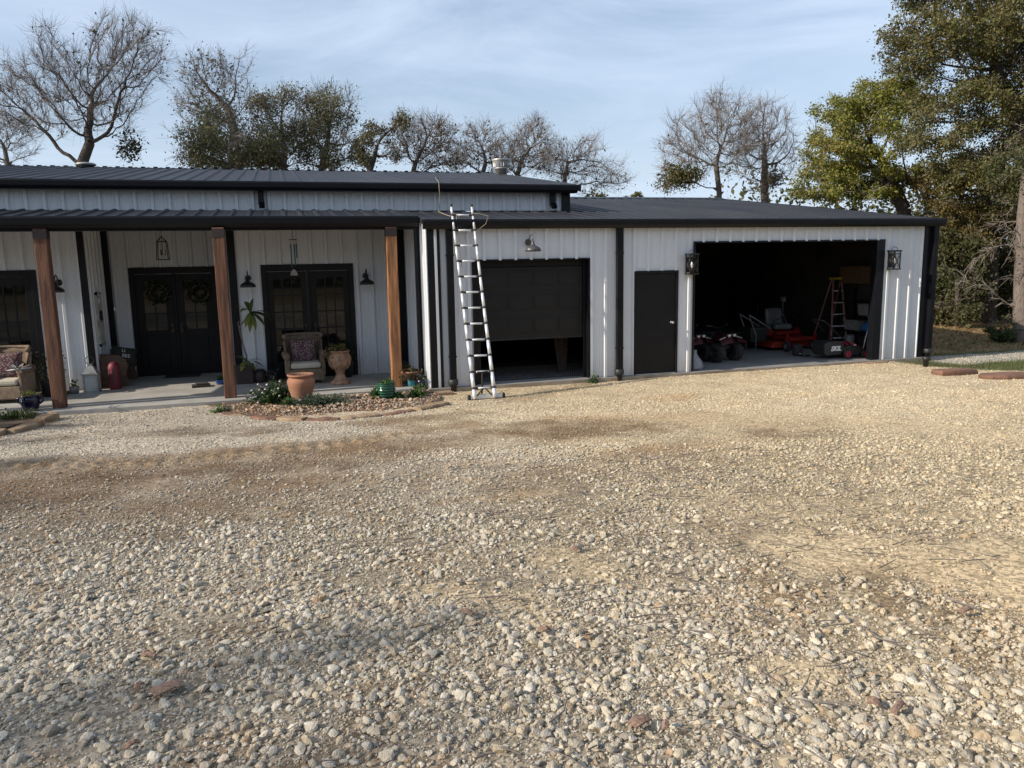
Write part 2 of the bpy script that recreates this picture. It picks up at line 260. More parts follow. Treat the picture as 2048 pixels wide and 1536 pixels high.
class MB:
    def __init__(s): s.v = []; s.f = []; s.sm = []
    def add(s, vs, fs, smooth=False):
        b = len(s.v); s.v += [tuple(map(float, p)) for p in vs]
        for f in fs: s.f.append(tuple(b+i for i in f)); s.sm.append(smooth)
        return s
    def box(s, x0, x1, y0, y1, z0, z1):
        return s.add([(x0, y0, z0), (x1, y0, z0), (x1, y1, z0), (x0, y1, z0), (x0, y0, z1), (x1, y0, z1), (x1, y1, z1), (x0, y1, z1)],
              [(0, 3, 2, 1), (4, 5, 6, 7), (0, 1, 5, 4), (1, 2, 6, 5), (2, 3, 7, 6), (3, 0, 4, 7)])
    def cbox(s, c, size, rot=(0, 0, 0), taper=1.0):
        from mathutils import Euler
        mt = Euler(rot).to_matrix(); hx, hy, hz = (q/2 for q in size); vs = []
        for z, t in ((-hz, 1), (hz, taper)):
            for x, y in ((-hx, -hy), (hx, -hy), (hx, hy), (-hx, hy)):
                vs.append(Vector(c)+mt @ Vector((x*t, y*t, z)))
        return s.add(vs, [(0, 3, 2, 1), (4, 5, 6, 7), (0, 1, 5, 4), (1, 2, 6, 5), (2, 3, 7, 6), (3, 0, 4, 7)])
    def tube(s, pts, r, n=8, smooth=True, closed=False):
        pts = [Vector(p) for p in pts]; m = len(pts); rs = r if isinstance(r, (list, tuple)) else [r]*m
        vs = []; prev = None
        for i, p in enumerate(pts):
            t = (pts[(i+1) % m]-pts[i-1]) if closed else (pts[min(i+1, m-1)]-pts[max(i-1, 0)])
            t = t.normalized() if t.length > 1e-9 else Vector((0, 0, 1))
            if prev is None:
                a = Vector((0, 0, 1)) if abs(t.z) < 0.9 else Vector((1, 0, 0)); a = (a-t*a.dot(t)).normalized()
            else:
                a = prev-t*prev.dot(t); a = a.normalized() if a.length > 1e-6 else prev
            prev = a; b = t.cross(a)
            for k in range(n):
                an = 2*math.pi*k/n; vs.append(p+(a*math.cos(an)+b*math.sin(an))*rs[i])
        fs = []
        for i in range(m if closed else m-1):
            j = (i+1) % m
            for k in range(n): fs.append((i*n+k, i*n+(k+1) % n, j*n+(k+1) % n, j*n+k))
        s.add(vs, fs, smooth)
        if not closed:
            b = len(s.v)-m*n
            s.f += [tuple(b+k for k in range(n))[::-1], tuple(b+(m-1)*n+k for k in range(n))]; s.sm += [False, False]
        return s
    def lathe(s, c, prof, n=28, smooth=True, axis='z', cap=True, sx=1.0, sy=1.0):
        vs = []; c = Vector(c)
        for r, z in prof:
            for k in range(n):
                a = 2*math.pi*k/n; p = (r*math.cos(a)*sx, r*math.sin(a)*sy, z)
                if axis == 'y': p = (p[0], p[2], p[1])
                elif axis == 'x': p = (p[2], p[0], p[1])
                vs.append(c+Vector(p))
        fs = [(i*n+k, i*n+(k+1) % n, (i+1)*n+(k+1) % n, (i+1)*n+k) for i in range(len(prof)-1) for k in range(n)]
        b = len(s.v); s.add(vs, fs, smooth)
        if cap: s.f += [tuple(b+k for k in range(n))[::-1], tuple(b+(len(prof)-1)*n+k for k in range(n))]; s.sm += [False, False]
        return s
    def prism(s, poly, axis, t0, t1):
        n = len(poly)
        def P(a, b, t): return {'x': (t, a, b), 'y': (a, t, b), 'z': (a, b, t)}[axis]
        vs = [P(a, b, t0) for a, b in poly]+[P(a, b, t1) for a, b in poly]
        return s.add(vs, [tuple(range(n))[::-1], tuple(range(n, 2*n))]+[(i, (i+1) % n, n+(i+1) % n, n+i) for i in range(n)])
    def sphere(s, c, r, n=12, m=8, sc_=(1, 1, 1)):
        prof = [(max(1e-4, r*math.sin(math.pi*i/m)), -r*math.cos(math.pi*i/m)*sc_[2]) for i in range(m+1)]
        return s.lathe(c, prof, n, sx=sc_[0], sy=sc_[1])
    def blade(s, base, d, length, width, droop=0.3, k=4, roll=0.0):
        """one leaf as a bent, pointed strip"""
        d = Vector(d).normalized(); side = d.cross(Vector((0, 0, 1)))
        side = side.normalized() if side.length > 1e-4 else Vector((1, 0, 0))
        side = (Matrix.Rotation(roll, 3, d) @ side); vs = []; p = Vector(base)
        for i in range(k+1):
            t = i/k; wd = width*math.sin(math.pi*min(0.97, 0.12+0.86*t))*.5
            vs += [p-side*wd, p+side*wd]; dd = (d+Vector((0, 0, -droop*t*1.6))).normalized(); p = p+dd*length/k
        return s.add(vs, [(2*i, 2*i+1, 2*i+3, 2*i+2) for i in range(k)], True)
    def build(s, name, mat, parent=None, origin=None, bevel=0.0, subsurf=0, label=None, tint=None):
        """vertices are given in world space; a part is stored relative to its thing's base"""
        if parent is not None:
            r = parent
            while r.parent: r = r.parent
            mi = Matrix.Rotation(-r.rotation_euler.z, 4, 'Z') @ Matrix.Translation(-r.location)
        elif origin is not None: mi = Matrix.Translation(-Vector(origin))
        else: mi = Matrix.Identity(4)
        me = bpy.data.meshes.new(name); me.from_pydata([tuple(mi @ Vector(p)) for p in s.v], [], s.f)
        me.polygons.foreach_set('use_smooth', s.sm); me.update()
        if tint is not None:
            a = me.color_attributes.new('tint', 'FLOAT_COLOR', 'POINT'); c = np.ones((len(s.v), 4), np.float32)
            if callable(tint): c[:, :3] = [tint(i) for i in range(len(s.v))]
            else: c[:, :3] = tint
            a.data.foreach_set('color', c.ravel())
        o = link_mesh(name, me, mat, parent, None if parent is not None or origin is None else origin)
        if bevel:
            b = o.modifiers.new('bevel', 'BEVEL'); b.width = bevel; b.segments = 2; b.limit_method = 'ANGLE'; b.angle_limit = R(40)
        if subsurf:
            q = o.modifiers.new('sub', 'SUBSURF'); q.levels = q.render_levels = subsurf
        if label: o['label'] = label
        return o
def box(*a): return MB().box(*a)

def text_mesh(name, body, size, mat, parent, M4, extrude=0.002, shear=0.0, offset=0.0):
    cu = bpy.data.curves.new(name, 'FONT'); cu.body = body; cu.size = size; cu.extrude = extrude; cu.shear = shear; cu.align_x = 'CENTER'; cu.align_y = 'CENTER'; cu.offset = offset
    t = bpy.data.objects.new(name+'_curve', cu); COL.objects.link(t)
    dg = bpy.context.evaluated_depsgraph_get(); dg.update()
    me = bpy.data.meshes.new_from_object(t.evaluated_get(dg)); bpy.data.objects.remove(t); bpy.data.curves.remove(cu)
    r = parent
    while r.parent: r = r.parent
    mi = Matrix.Rotation(-r.rotation_euler.z, 4, 'Z') @ Matrix.Translation(-r.location)
    me.transform(mi @ M4); me.name = name; me.materials.clear()
    return link_mesh(name, me, mat, parent)

# ------------------------------------------------------------------ ground shape
def sstep(x, a, b):
    t = np.clip((np.asarray(x, float)-a)/(b-a), 0, 1); return t*t*(3-2*t)
def gz(x, y):
    """height of the yard: it falls gently towards the house"""
    x = np.asarray(x, float); y = np.asarray(y, float)
    t = np.clip((-0.8-y)/13.0, 0, 3.0)
    z = -0.08+0.53*np.minimum(t, 1.6)
    z = z+0.035*sstep(x, 4.2, 6.5)*sstep(y, -2.5, -0.6)*(1-sstep(x, 10.2, 11.2))
    z = z-0.05*sstep(y, 0.4, 3)                       # under the house and behind it
    z = z-0.15*sstep(x, 14, 30)
    return z
def gz1(x, y): return float(gz(x, y))

# ------------------------------------------------------------------ the house: ribbed white metal, black trim
PER = 0.3048
def rib_pts(a0, a1, phase=0.0, depth=0.042):
    pts = [(a0, None), (a1, None)]
    base = [(-.046, 0), (-.024, 1), (.024, 1), (.046, 0), (.094, 0), (.102, .09), (.114, .09), (.122, 0), (.182, 0), (.190, .09), (.202, .09), (.210, 0)]
    k0 = int(math.floor((a0-phase)/PER))-1; res = []
    for k in range(k0, k0+int((a1-a0)/PER)+4):
        for o, h in base:
            a = phase+k*PER+o
            if a0 < a < a1: res.append((a, h*depth))
    def hgt(a):
        q = (a-phase) % PER; q = q-PER if q > PER-.06 else q
        bx = [b[0] for b in base]+[PER-.046]; bh = [b[1] for b in base]+[0]
        return float(np.interp(q, bx, bh))*depth
    return [(a0, hgt(a0))]+res+[(a1, hgt(a1))]
def wall(mb, axis, a0, a1, z0, z1, c, sgn, phase=0.0, back=0.12, z1b=None):
    """ribbed siding over a solid core; axis: the direction it runs, sgn: the side it faces; z1b: height at the far end for a raked top"""
    z1b = z1 if z1b is None else z1b
    pts = rib_pts(a0, a1, phase); vs = []
    for a, h in pts:
        zt = z1+(z1b-z1)*(a-a0)/(a1-a0)
        for z in (z0, zt): vs.append((a, c+sgn*h, z) if axis == 'x' else (c+sgn*h, a, z))
    n = len(pts); fs = [(2*i, 2*i+2, 2*i+3, 2*i+1) for i in range(n-1)]
    flip = (axis == 'x' and sgn > 0) or (axis == 'y' and sgn < 0)
    if flip: fs = [f[::-1] for f in fs]
    mb.add(vs, fs)
    c0, c1 = c-sgn*.002, c-sgn*back
    lo, hi = min(c0, c1), max(c0, c1)
    if abs(z1-z1b) < 1e-6: mb.box(*((a0, a1, lo, hi) if axis == 'x' else (lo, hi, a0, a1)), z0, z1)
    else: mb.prism([(a0, z0), (a1, z0), (a1, z1b), (a0, z1)], 'x' if axis == 'y' else 'y', lo, hi)
def roof_panel(mb, x0, x1, y0, z0, y1, z1, phase=0.0):
    pts = rib_pts(x0, x1, phase, 0.030); ln = math.hypot(y1-y0, z1-z0); ny, nz_ = -(z1-z0)/ln, (y1-y0)/ln
    if nz_ < 0: ny, nz_ = -ny, -nz_
    vs = []
    for x, h in pts:
        vs += [(x, y0+ny*h, z0+nz_*h), (x, y1+ny*h, z1+nz_*h)]
    n = len(pts); fs = [(2*i, 2*i+2, 2*i+3, 2*i+1) for i in range(n-1)]
    if y1 < y0: fs = [f[::-1] for f in fs]
    mb.add(vs, fs)
    mb.prism([(y0, z0-.004), (y1, z1-.004), (y1, z1-.07), (y0, z0-.07)], 'x', x0, x1)

house = thing('metal_house', 'long low house and garage of ribbed white metal with black roof and trim', 'house', (0, 0, 0))
XL, XR = -9.3, 11.47
SL = 0.127                                            # lower roof slope
def roofz(y): return 3.05+SL*(y+.16)
# --- walls
m = MB(); P0 = 0.47                                   # garage front
wall(m, 'x', 0.02, 0.84, 0, 3.0, 0, -1, P0); wall(m, 'x', 0.84, 3.19, 2.33, 3.0, 0, -1, P0); wall(m, 'x', 3.19, 4.12, 0, 3.0, 0, -1, P0)
wall(m, 'x', 4.12, 5.10, 2.07, 3.0, 0, -1, P0); wall(m, 'x', 5.10, 5.455, 0, 3.0, 0, -1, P0); wall(m, 'x', 5.455, 10.1, 2.62, 3.0, 0, -1, P0); wall(m, 'x', 10.1, 11.45, 0, 3.0, 0, -1, P0)
m.build('front_wall', 'white_metal', house)
m = MB(); wall(m, 'y', 0.0, 2.38, 0, 3.02, 0, -1, .1, z1b=3.32); m.build('porch_end_wall', 'white_metal', house)
m = MB(); wall(m, 'y', 0.0, 8.96, 0, 3.02, 11.45, 1, .1, z1b=4.15); wall(m, 'y', 8.98, 18, 0, 4.15, 11.45, 1, .1, z1b=3.02); m.build('gable_wall', 'white_metal', house)
YB, YE = 2.40, 4.00                                   # porch wall and the recessed entry wall
m = MB(); P1 = -0.12
wall(m, 'x', XL, -8.77, 0, 3.36, YB, -1, P1); wall(m, 'x', -8.77, -6.93, 2.31, 3.36, YB, -1, P1); wall(m, 'x', -6.93, -6.13, 0, 3.36, YB, -1, P1); m.build('porch_wall', 'white_metal', house); m = MB()
wall(m, 'x', -3.52, -2.94, 0, 3.36, YB, -1, P1); wall(m, 'x', -2.94, -1.11, 2.33, 3.36, YB, -1, P1); wall(m, 'x', -1.11, -0.02, 0, 3.36, YB, -1, P1)
m.build('porch_wall', 'white_metal', house)
m = MB(); wall(m, 'x', -6.11, -5.64, 0, 3.5, YE, -1, P1); wall(m, 'x', -5.64, -3.91, 2.32, 3.5, YE, -1, P1); wall(m, 'x', -3.91, -3.52, 0, 3.5, YE, -1, P1); m.build('entry_wall', 'white_metal', house)
m = MB(); wall(m, 'y', YB+.03, YE-.03, 0, 3.5, -6.12, 1, .2); m.build('entry_side_wall', 'white_metal', house)
m = MB(); wall(m, 'y', YB+.03, YE-.03, 0, 3.5, -3.51, -1, .2); m.build('entry_side_wall', 'white_metal', house)
m = MB(); wall(m, 'x', XL, 3.66, 3.40, 3.86, YB, -1, 0.05); m.build('clerestory_wall', 'white_metal', house)
m = MB(); wall(m, 'y', YB, 8.96, 3.0, 3.95, 3.66, 1, .0, z1b=4.85); m.build('clerestory_end_wall', 'white_metal', house)
m = MB(); wall(m, 'x', XL, XR, 0, 3.0, 18, 1, .0); m.build('rear_wall', 'white_metal', house)
m = MB(); wall(m, 'y', YB+.1, 17.9, 0, 3.3, XL, -1, .0); m.build('left_end_wall', 'white_metal', house)
# --- roofs
m = MB(); roof_panel(m, 3.66, 11.52, -.16, roofz(-.16), 8.96, roofz(8.96), .0); roof_panel(m, -.05, 3.66, -.16, roofz(-.16), YB-.03, roofz(YB), .0); m.build('garage_roof', 'roof_metal', house)
m = MB(); roof_panel(m, 3.66, 11.52, 18.1, roofz(-.16), 8.97, roofz(8.96), .0); m.build('rear_roof', 'roof_metal', house)
m = MB(); roof_panel(m, XL, -.05, .32, roofz(.32)+.02, YB-.03, roofz(YB)+.02, .0); m.build('porch_roof', 'roof_metal', house)
m = MB(); roof_panel(m, XL-.1, 3.84, 2.12, 3.91, 8.96, 4.93, .05); roof_panel(m, XL-.1, 3.84, 16, 3.91, 8.965, 4.93, .05); m.build('upper_roof', 'roof_metal', house)
m = MB()
for k in range(int((3.8-XL)/PER)+1):                  # closed rib ends along the ridge
    x = XL+.07+k*PER
    if x < 3.8: m.cbox((x, 8.95, 4.955), (.10, .08, .03))
m.box(XL-.1, 3.82, 8.94, 8.985, 4.925, 4.945); m.build('ridge_cap', 'black_metal', house)
m = MB(); m.prism([(8.7, roofz(8.7)+.035), (9.22, roofz(8.7)+.035), (8.96, roofz(8.96)+.06)], 'x', 3.68, 11.53); m.build('ridge_cap', 'black_metal', house)
# --- gutters (box section with a rolled lip)
def gutter(x0, x1, yf, yb, zb, zt, ends=True):
    d = yb-yf
    poly = [(yb, zb), (yf+.045, zb), (yf+.006, zb+.06), (yf, zt-.03), (yf+.008, zt), (yf+.022, zt), (yf+.02, zt-.028), (yf+.025, zb+.065), (yf+.05, zb+.02), (yb, zb+.02)]
    m = MB(); m.prism(poly, 'x', x0, x1)
    for x in (x0, x1-.004): m.prism([(yb, zb), (yf+.045, zb), (yf+.006, zb+.06), (yf, zt-.03), (yf+.008, zt), (yb, zt)], 'x', x-.002, x+.006)
    x = x0+.6
    while x < x1: m.box(x, x+.02, yf+.022, yb, zt-.035, zt-.03); x += .9
    return m
gutter(-.06, 11.58, -.20, -.035, 2.905, 3.075).build('gutter', 'black_metal', house)
m = gutter(XL-.05, -.07, .27, .46, 2.975, 3.165); m.box(XL, -.03, .46, .60, 2.93, 3.12); m.build('gutter', 'black_metal', house)
gutter(XL-.1, 3.78, 2.08, 2.30, 3.765, 3.935).build('gutter', 'black_metal', house)
m = MB(); m.prism([(2.1, 3.80), (8.96, 4.82), (8.96, 4.95), (2.1, 3.935)], 'x', 3.78, 3.86); m.build('rake_trim', 'black_metal', house)
m = MB(); m.prism([(-.18, 2.93), (8.96, roofz(8.96)-.12), (8.96, roofz(8.96)+.03), (-.18, roofz(-.16)+.02)], 'x', 11.52, 11.58); m.build('rake_trim', 'black_metal', house)
box(XL, 3.66, 2.305, 2.366, 3.80, 3.90).build('soffit', 'black_metal', house)
# --- ceilings and porch beam
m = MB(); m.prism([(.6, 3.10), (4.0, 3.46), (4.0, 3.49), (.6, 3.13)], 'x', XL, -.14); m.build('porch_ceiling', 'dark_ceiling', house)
# --- corner trims, downspouts
def trim(x0, x1, y0, y1, z0, z1): return box(x0, x1, y0, y1, z0, z1).build('corner_trim', 'black_metal', house, bevel=.006)
trim(.012, .247, -.040, -.002, -.01, 2.97); trim(11.13, 11.50, -.042, -.002, -.02, 2.99)
trim(-6.20, -6.085, 2.356, 2.44, 0, 3.2); trim(-6.09, -5.97, 3.93, 3.985, 0, 3.4)
trim(-3.55, -3.40, 2.356, 2.44, 0, 3.2); trim(3.50, 3.70, 2.355, 2.44, 3.40, 3.85); trim(-.27, -.04, 2.35, 2.38, 0, 3.2)  # last black strip covers corner trim and the shade beside it
def downspout(x, y, zb, zt, w=.125, d=.085, boot=True, zg=-.12):
    m = MB(); m.box(x-w/2, x+w/2, y-d, y, zb, zt)
    for k in (-1, 0, 1): m.box(x+k*w*.3-.008, x+k*w*.3+.008, y-d-.006, y-d, zb, zt-.02)
    for z in (zb+.5, zt-.5): m.box(x-w/2-.012, x+w/2+.012, y-d-.003, y, z, z+.03)
    p = m.build('downspout', 'black_metal', house, bevel=.004)
    if boot:
        b = MB(); c = (x, y-d/2, 0)
        b.lathe(c, [(.088, zb-.02), (.092, zb+.015), (.092, zb+.075), (.080, zb+.09)], 20); b.lathe(c, [(.058, zg), (.058, zb-.02), (.088, zb-.02)], 20)
        b.build('drain_boot', 'black_plastic', p)
    return p
downspout(.414, -.032, .06, 2.92); downspout(3.795, -.032, .06, 2.92)
downspout(11.40, -.045, .1, 2.92)
m = MB(); m.lathe(tuple(at(1851, 735, Z=-.05)[:2])+(0,), [(.055, -.16), (.055, .10), (.075, .10), (.078, .17), (.07, .175)], 20); m.build('drain_pipe', 'black_plastic', house)
m = MB(); m.box(-.115, -.035, .50, .63, .08, 2.98); p = m.build('downspout', 'black_metal', house, bevel=.004)
b = MB(); b.lathe((-.075, .565, 0), [(.055, -.12), (.055, .05), (.088, .05), (.09, .13), (.078, .14)], 20); b.build('drain_boot', 'black_plastic', p)
for x in (-2.84, 3.27):
    m = MB(); m.box(x-.055, x+.055, 2.29, 2.365, 3.50, 3.80); m.cbox((x+.01, 2.27, 3.50), (.11, .16, .08), (.5, 0, 0)); m.build('downspout', 'black_metal', house, bevel=.004)
# --- slabs
def slab(name, x0, x1, y0, y1, mat, z1=0.0):
    o = box(x0, x1, y0, y1, -.22, z1).build(name, mat, None, (0, 0, 0), bevel=.012); tag(o, kind='structure'); return o
slab('porch_floor', XL-.3, -.07, .08, 4.2, 'concrete')
slab('garage_floor', -.04, 11.48, -.085, 17.9, 'garage_concrete', -.004)
m = box(-.07, 11.5, -.10, -.088, -.2, -.012); o = m.build('foundation_edge', 'concrete_edge', None, (0, 0, 0)); tag(o, kind='structure')
# --- garage interior shell (dark and unlit)
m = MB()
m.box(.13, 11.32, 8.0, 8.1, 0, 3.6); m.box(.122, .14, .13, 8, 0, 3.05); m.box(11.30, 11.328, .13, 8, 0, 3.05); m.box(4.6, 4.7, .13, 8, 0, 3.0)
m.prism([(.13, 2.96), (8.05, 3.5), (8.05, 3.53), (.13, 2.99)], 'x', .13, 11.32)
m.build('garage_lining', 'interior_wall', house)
# --- big garage opening trim
m = MB(); m.box(9.90, 10.115, -.036, .13, -.003, 2.60); m.build('jamb', 'black_metal', house, bevel=.004)
m = MB(); m.box(5.44, 5.475, -.036, .13, -.003, 2.60); m.build('jamb', 'black_metal', house, bevel=.003)
m = MB(); m.box(5.44, 10.115, -.038, .13, 2.603, 2.638); m.build('header_trim', 'black_metal', house, bevel=.003)
m = MB(); m.box(5.6, 9.8, .5, 3.2, 2.78, 2.83); m.build('raised_garage_door', 'garage_door_paint', house)
# --- small roll-up garage door, half open
m = MB(); m.box(.84, .875, -.036, .14, -.003, 2.32); m.box(3.155, 3.19, -.036, .14, -.003, 2.32); m.box(.84, 3.19, -.038, .14, 2.322, 2.35); m.box(.875, 1.0, .10, .14, 0, 2.32); m.box(3.10, 3.155, .10, .14, 0, 2.32); m.build('door_frame', 'black_metal', house, bevel=.003)
gx0, gx1, gz0, gz1_ = 1.0, 3.10, .835, 2.19
m = MB(); m.box(gx0, gx1, .15, .20, gz0, gz1_)
for r in range(3):
    za = gz0+.03+r*.452
    m.box(gx0, gx1, .146, .15, za+.425, za+.433)
    for c in range(4):
        xa = gx0+.06+c*.51; xb, zc, zd = xa+.44, za+.07, za+.36
        for t, d in ((0, .010), (.03, .016)):           # raised panel with a stepped border
            m.box(xa+t, xb-t, .15-d, .149, zc+t, zd-t)
door = m.build('garage_door', 'garage_door_paint', house, bevel=.004)
box(gx0, gx1, .145, .205, gz0-.03, gz0-.001).build('bottom_seal', 'rubber', door)
m = MB(); m.box(.9, 3.16, .16, .3, 2.21, 2.32); m.build('door_header', 'black_paint', house)
# --- plain side door
m = MB(); m.box(4.12, 4.165, -.04, .11, 0, 2.062); m.box(5.055, 5.10, -.04, .11, 0, 2.062); m.box(4.12, 5.10, -.042, .11, 2.02, 2.075); m.build('door_frame', 'black_paint', house, bevel=.004)
d = box(4.166, 5.054, -.012, .04, .012, 2.018).build('side_door', 'black_paint', house, bevel=.004)
m = MB(); m.lathe((4.965, -.016, 1.03), [(.034, 0), (.034, -.006), (.015, -.012), (.013, -.04), (.026, -.05), (.030, -.065), (.024, -.078), (.002, -.082)][::-1], 18, axis='y'); m.build('knob', 'steel', d)
m = MB(); m.box(4.166, 5.054, -.05, .05, -.002, .011); m.build('threshold', 'galvanized', house)
for z in (.2, 1.0, 1.8): box(4.155, 4.172, -.048, -.02, z, z+.1).build('hinge', 'black_metal', d)
# --- french doors
def leaf_door(x0, x1, y, z0, z1, gz0_, cols, rows, handle, gm=.12):
    m = MB(); a, b, c, d_ = x0+gm, x1-gm, gz0_, z1-.14
    m.box(x0, a, y, y+.05, z0, z1); m.box(b, x1, y, y+.05, z0, z1); m.box(a, b, y, y+.05, z0, c); m.box(a, b, y, y+.05, d_, z1)
    lf = m.build('french_door', 'black_paint', house, bevel=.004)
    box(a, b, y+.022, y+.03, c, d_).build('glass', 'door_glass', lf)
    mm = MB()
    for i in range(1, cols): xx = a+(b-a)*i/cols; mm.box(xx-.012, xx+.012, y+.006, y+.021, c, d_)
    for j in range(1, rows): zz = c+(d_-c)*j/rows; mm.box(a, b, y+.008, y+.021, zz-.012, zz+.012)
    mm.build('muntins', 'black_metal', lf)
    hx = x0+.06 if handle < 0 else x1-.06
    h = MB(); h.box(hx-.022, hx+.022, y-.01, y-.001, .92, 1.12); h.tube([(hx, y-.01, 1.02), (hx, y-.05, 1.02), (hx-handle*.11, y-.055, 1.02)], .009, 8); h.build('handle', 'lamp_black', lf)
    return lf
def door_case(x0, x1, y, z1, mid):
    m = MB(); m.box(x0, x0+.10, y-.03, y+.1, 0, z1); m.box(x1-.10, x1, y-.03, y+.1, 0, z1); m.box(x0+.10, x1-.10, y-.03, y+.1, z1-.14, z1)
    m.box(mid-.03, mid+.03, y-.012, y+.06, 0, z1-.14); m.box(x0+.1, x1-.1, y-.02, y+.1, -.002, .03); m.build('door_frame', 'black_paint', house, bevel=.004)
for x0, x1, zt in ((-2.94, -1.11, 2.33), (-8.77, -6.93, 2.31)):
    md = (x0+x1)/2; door_case(x0, x1, YB, zt, md)
    leaf_door(x0+.10, md-.032, YB+.01, .032, zt-.142, .34, 3, 5, 1); leaf_door(md+.032, x1-.10, YB+.01, .032, zt-.142, .34, 3, 5, -1)
x0, x1 = -5.64, -3.91; md = (x0+x1)/2; door_case(x0, x1, YE, 2.32, md)
for a, b, h in ((x0+.10, md-.032, 1), (md+.032, x1-.10, -1)):
    lf = leaf_door(a, b, YE+.01, .032, 2.178, .98, 2, 3, h, .15)
    m = MB(); m.box(a+.15, b-.15, YE-.002, YE+.009, .18, .84); m.build('door_panel', 'black_paint', lf, bevel=.02)
# --- posts
def post(x, y, mat, zt=2.97):
    m = MB(); s_ = .097; n = 9; jr = random.Random(int(x*100))
    vs = []
    for i in range(n+1):
        z = zt*i/n
        for a, b in ((-1, -1), (1, -1), (1, 1), (-1, 1)): vs.append((x+a*s_+jr.uniform(-.004, .004), y+b*s_+jr.uniform(-.004, .004), z))
    fs = [(0, 3, 2, 1), tuple(4*n+k for k in range(4))]+[(4*i+k, 4*i+(k+1) % 4, 4*i+4+(k+1) % 4, 4*i+4+k) for i in range(n) for k in range(4)]
    m.add(vs, fs); p = m.build('porch_post', mat, house, bevel=.013)
    b = MB(); b.box(x-s_-.004, x+s_+.004, y-s_-.004, y+s_+.004, zt-.17, zt-.02); b.build('post_top_shade', 'brown_planter', p)  # dark band standing in for the shadow at the post top
    return p
post(-6.27, .42, 'post_wood_shaded'); post(-3.545, .36, 'post_wood_shaded'); post(-.575, .42, 'post_wood_sunlit'); post(-9.0, .42, 'post_wood_shaded')
# --- roof vents
vp = at(1002, 351, Y=7.9)
m = MB(); vx, vy, vz = vp; zr = 4.93-(8.96-vy)*.1491
m.lathe((vx, vy, zr), [(.17, -.05), (.17, .16), (.20, .165), (.20, .19), (.14, .20)], 24); vent = m.build('roof_vent', 'galvanized', house)
m = MB(); m.lathe((vx, vy, zr), [(.13, .2), (.19, .25), (.215, .33), (.25, .40), (.26, .43), (.02, .45)], 24)
for k in range(18):
    a = 2*math.pi*k/18; m.cbox((vx+.205*math.cos(a), vy+.205*math.sin(a), zr+.30), (.012, .05, .16), (0, 0, a+.6))
m.build('turbine_head', 'galvanized', vent)
v2 = at(172, 336, Y=8.7); m = MB(); m.lathe((v2[0], v2[1], 4.93-.04), [(.10, -.05), (.10, .06), (.24, .06), (.25, .09), (.20, .12), (.05, .14)], 20); m.build('roof_vent', 'lantern_metal', house)

# ------------------------------------------------------------------ the yard: one sheet to the horizon, coloured by what lies where
def gp(u, v):
    k = _fw + _R*(u-1024)/F + _U*(768-v)/F; t = 5.0
    for _ in range(60):
        p = CAM+k*t; t = t+(p[2]-gz1(p[0], p[1]))/max(.05, -k[2])*.8
    return CAM+k*t
_nk = rng.normal(size=(22, 2)); _nk /= np.linalg.norm(_nk, axis=1)[:, None]; _nf = 2**rng.uniform(-1.2, 3.6, 22); _np = rng.uniform(0, 6.28, 22)
def vnoise(x, y, s=1.0):
    r = np.zeros_like(x, float)
    for k, f, p in zip(_nk, _nf, _np): r += np.sin((x*k[0]+y*k[1])*f*s+p+1.7*np.sin((x*k[1]-y*k[0])*f*s*.61+p*2))/f**.45
    return r/6.0
def segdist(x, y, pts):
    d = np.full(x.shape, 1e9)
    for (ax, ay), (bx, by) in zip(pts[:-1], pts[1:]):
        vx, vy = bx-ax, by-ay; t = np.clip(((x-ax)*vx+(y-ay)*vy)/(vx*vx+vy*vy+1e-9), 0, 1)
        d = np.minimum(d, np.hypot(x-ax-t*vx, y-ay-t*vy))
    return d
TAN, GREY, DIRT, DARK, SAND, ORANGE, PALE = (.535, .462, .338), (.44, .41, .36), (.175, .115, .068), (.10, .066, .045), (.55, .46, .32), (.48, .31, .16), (.65, .575, .44)
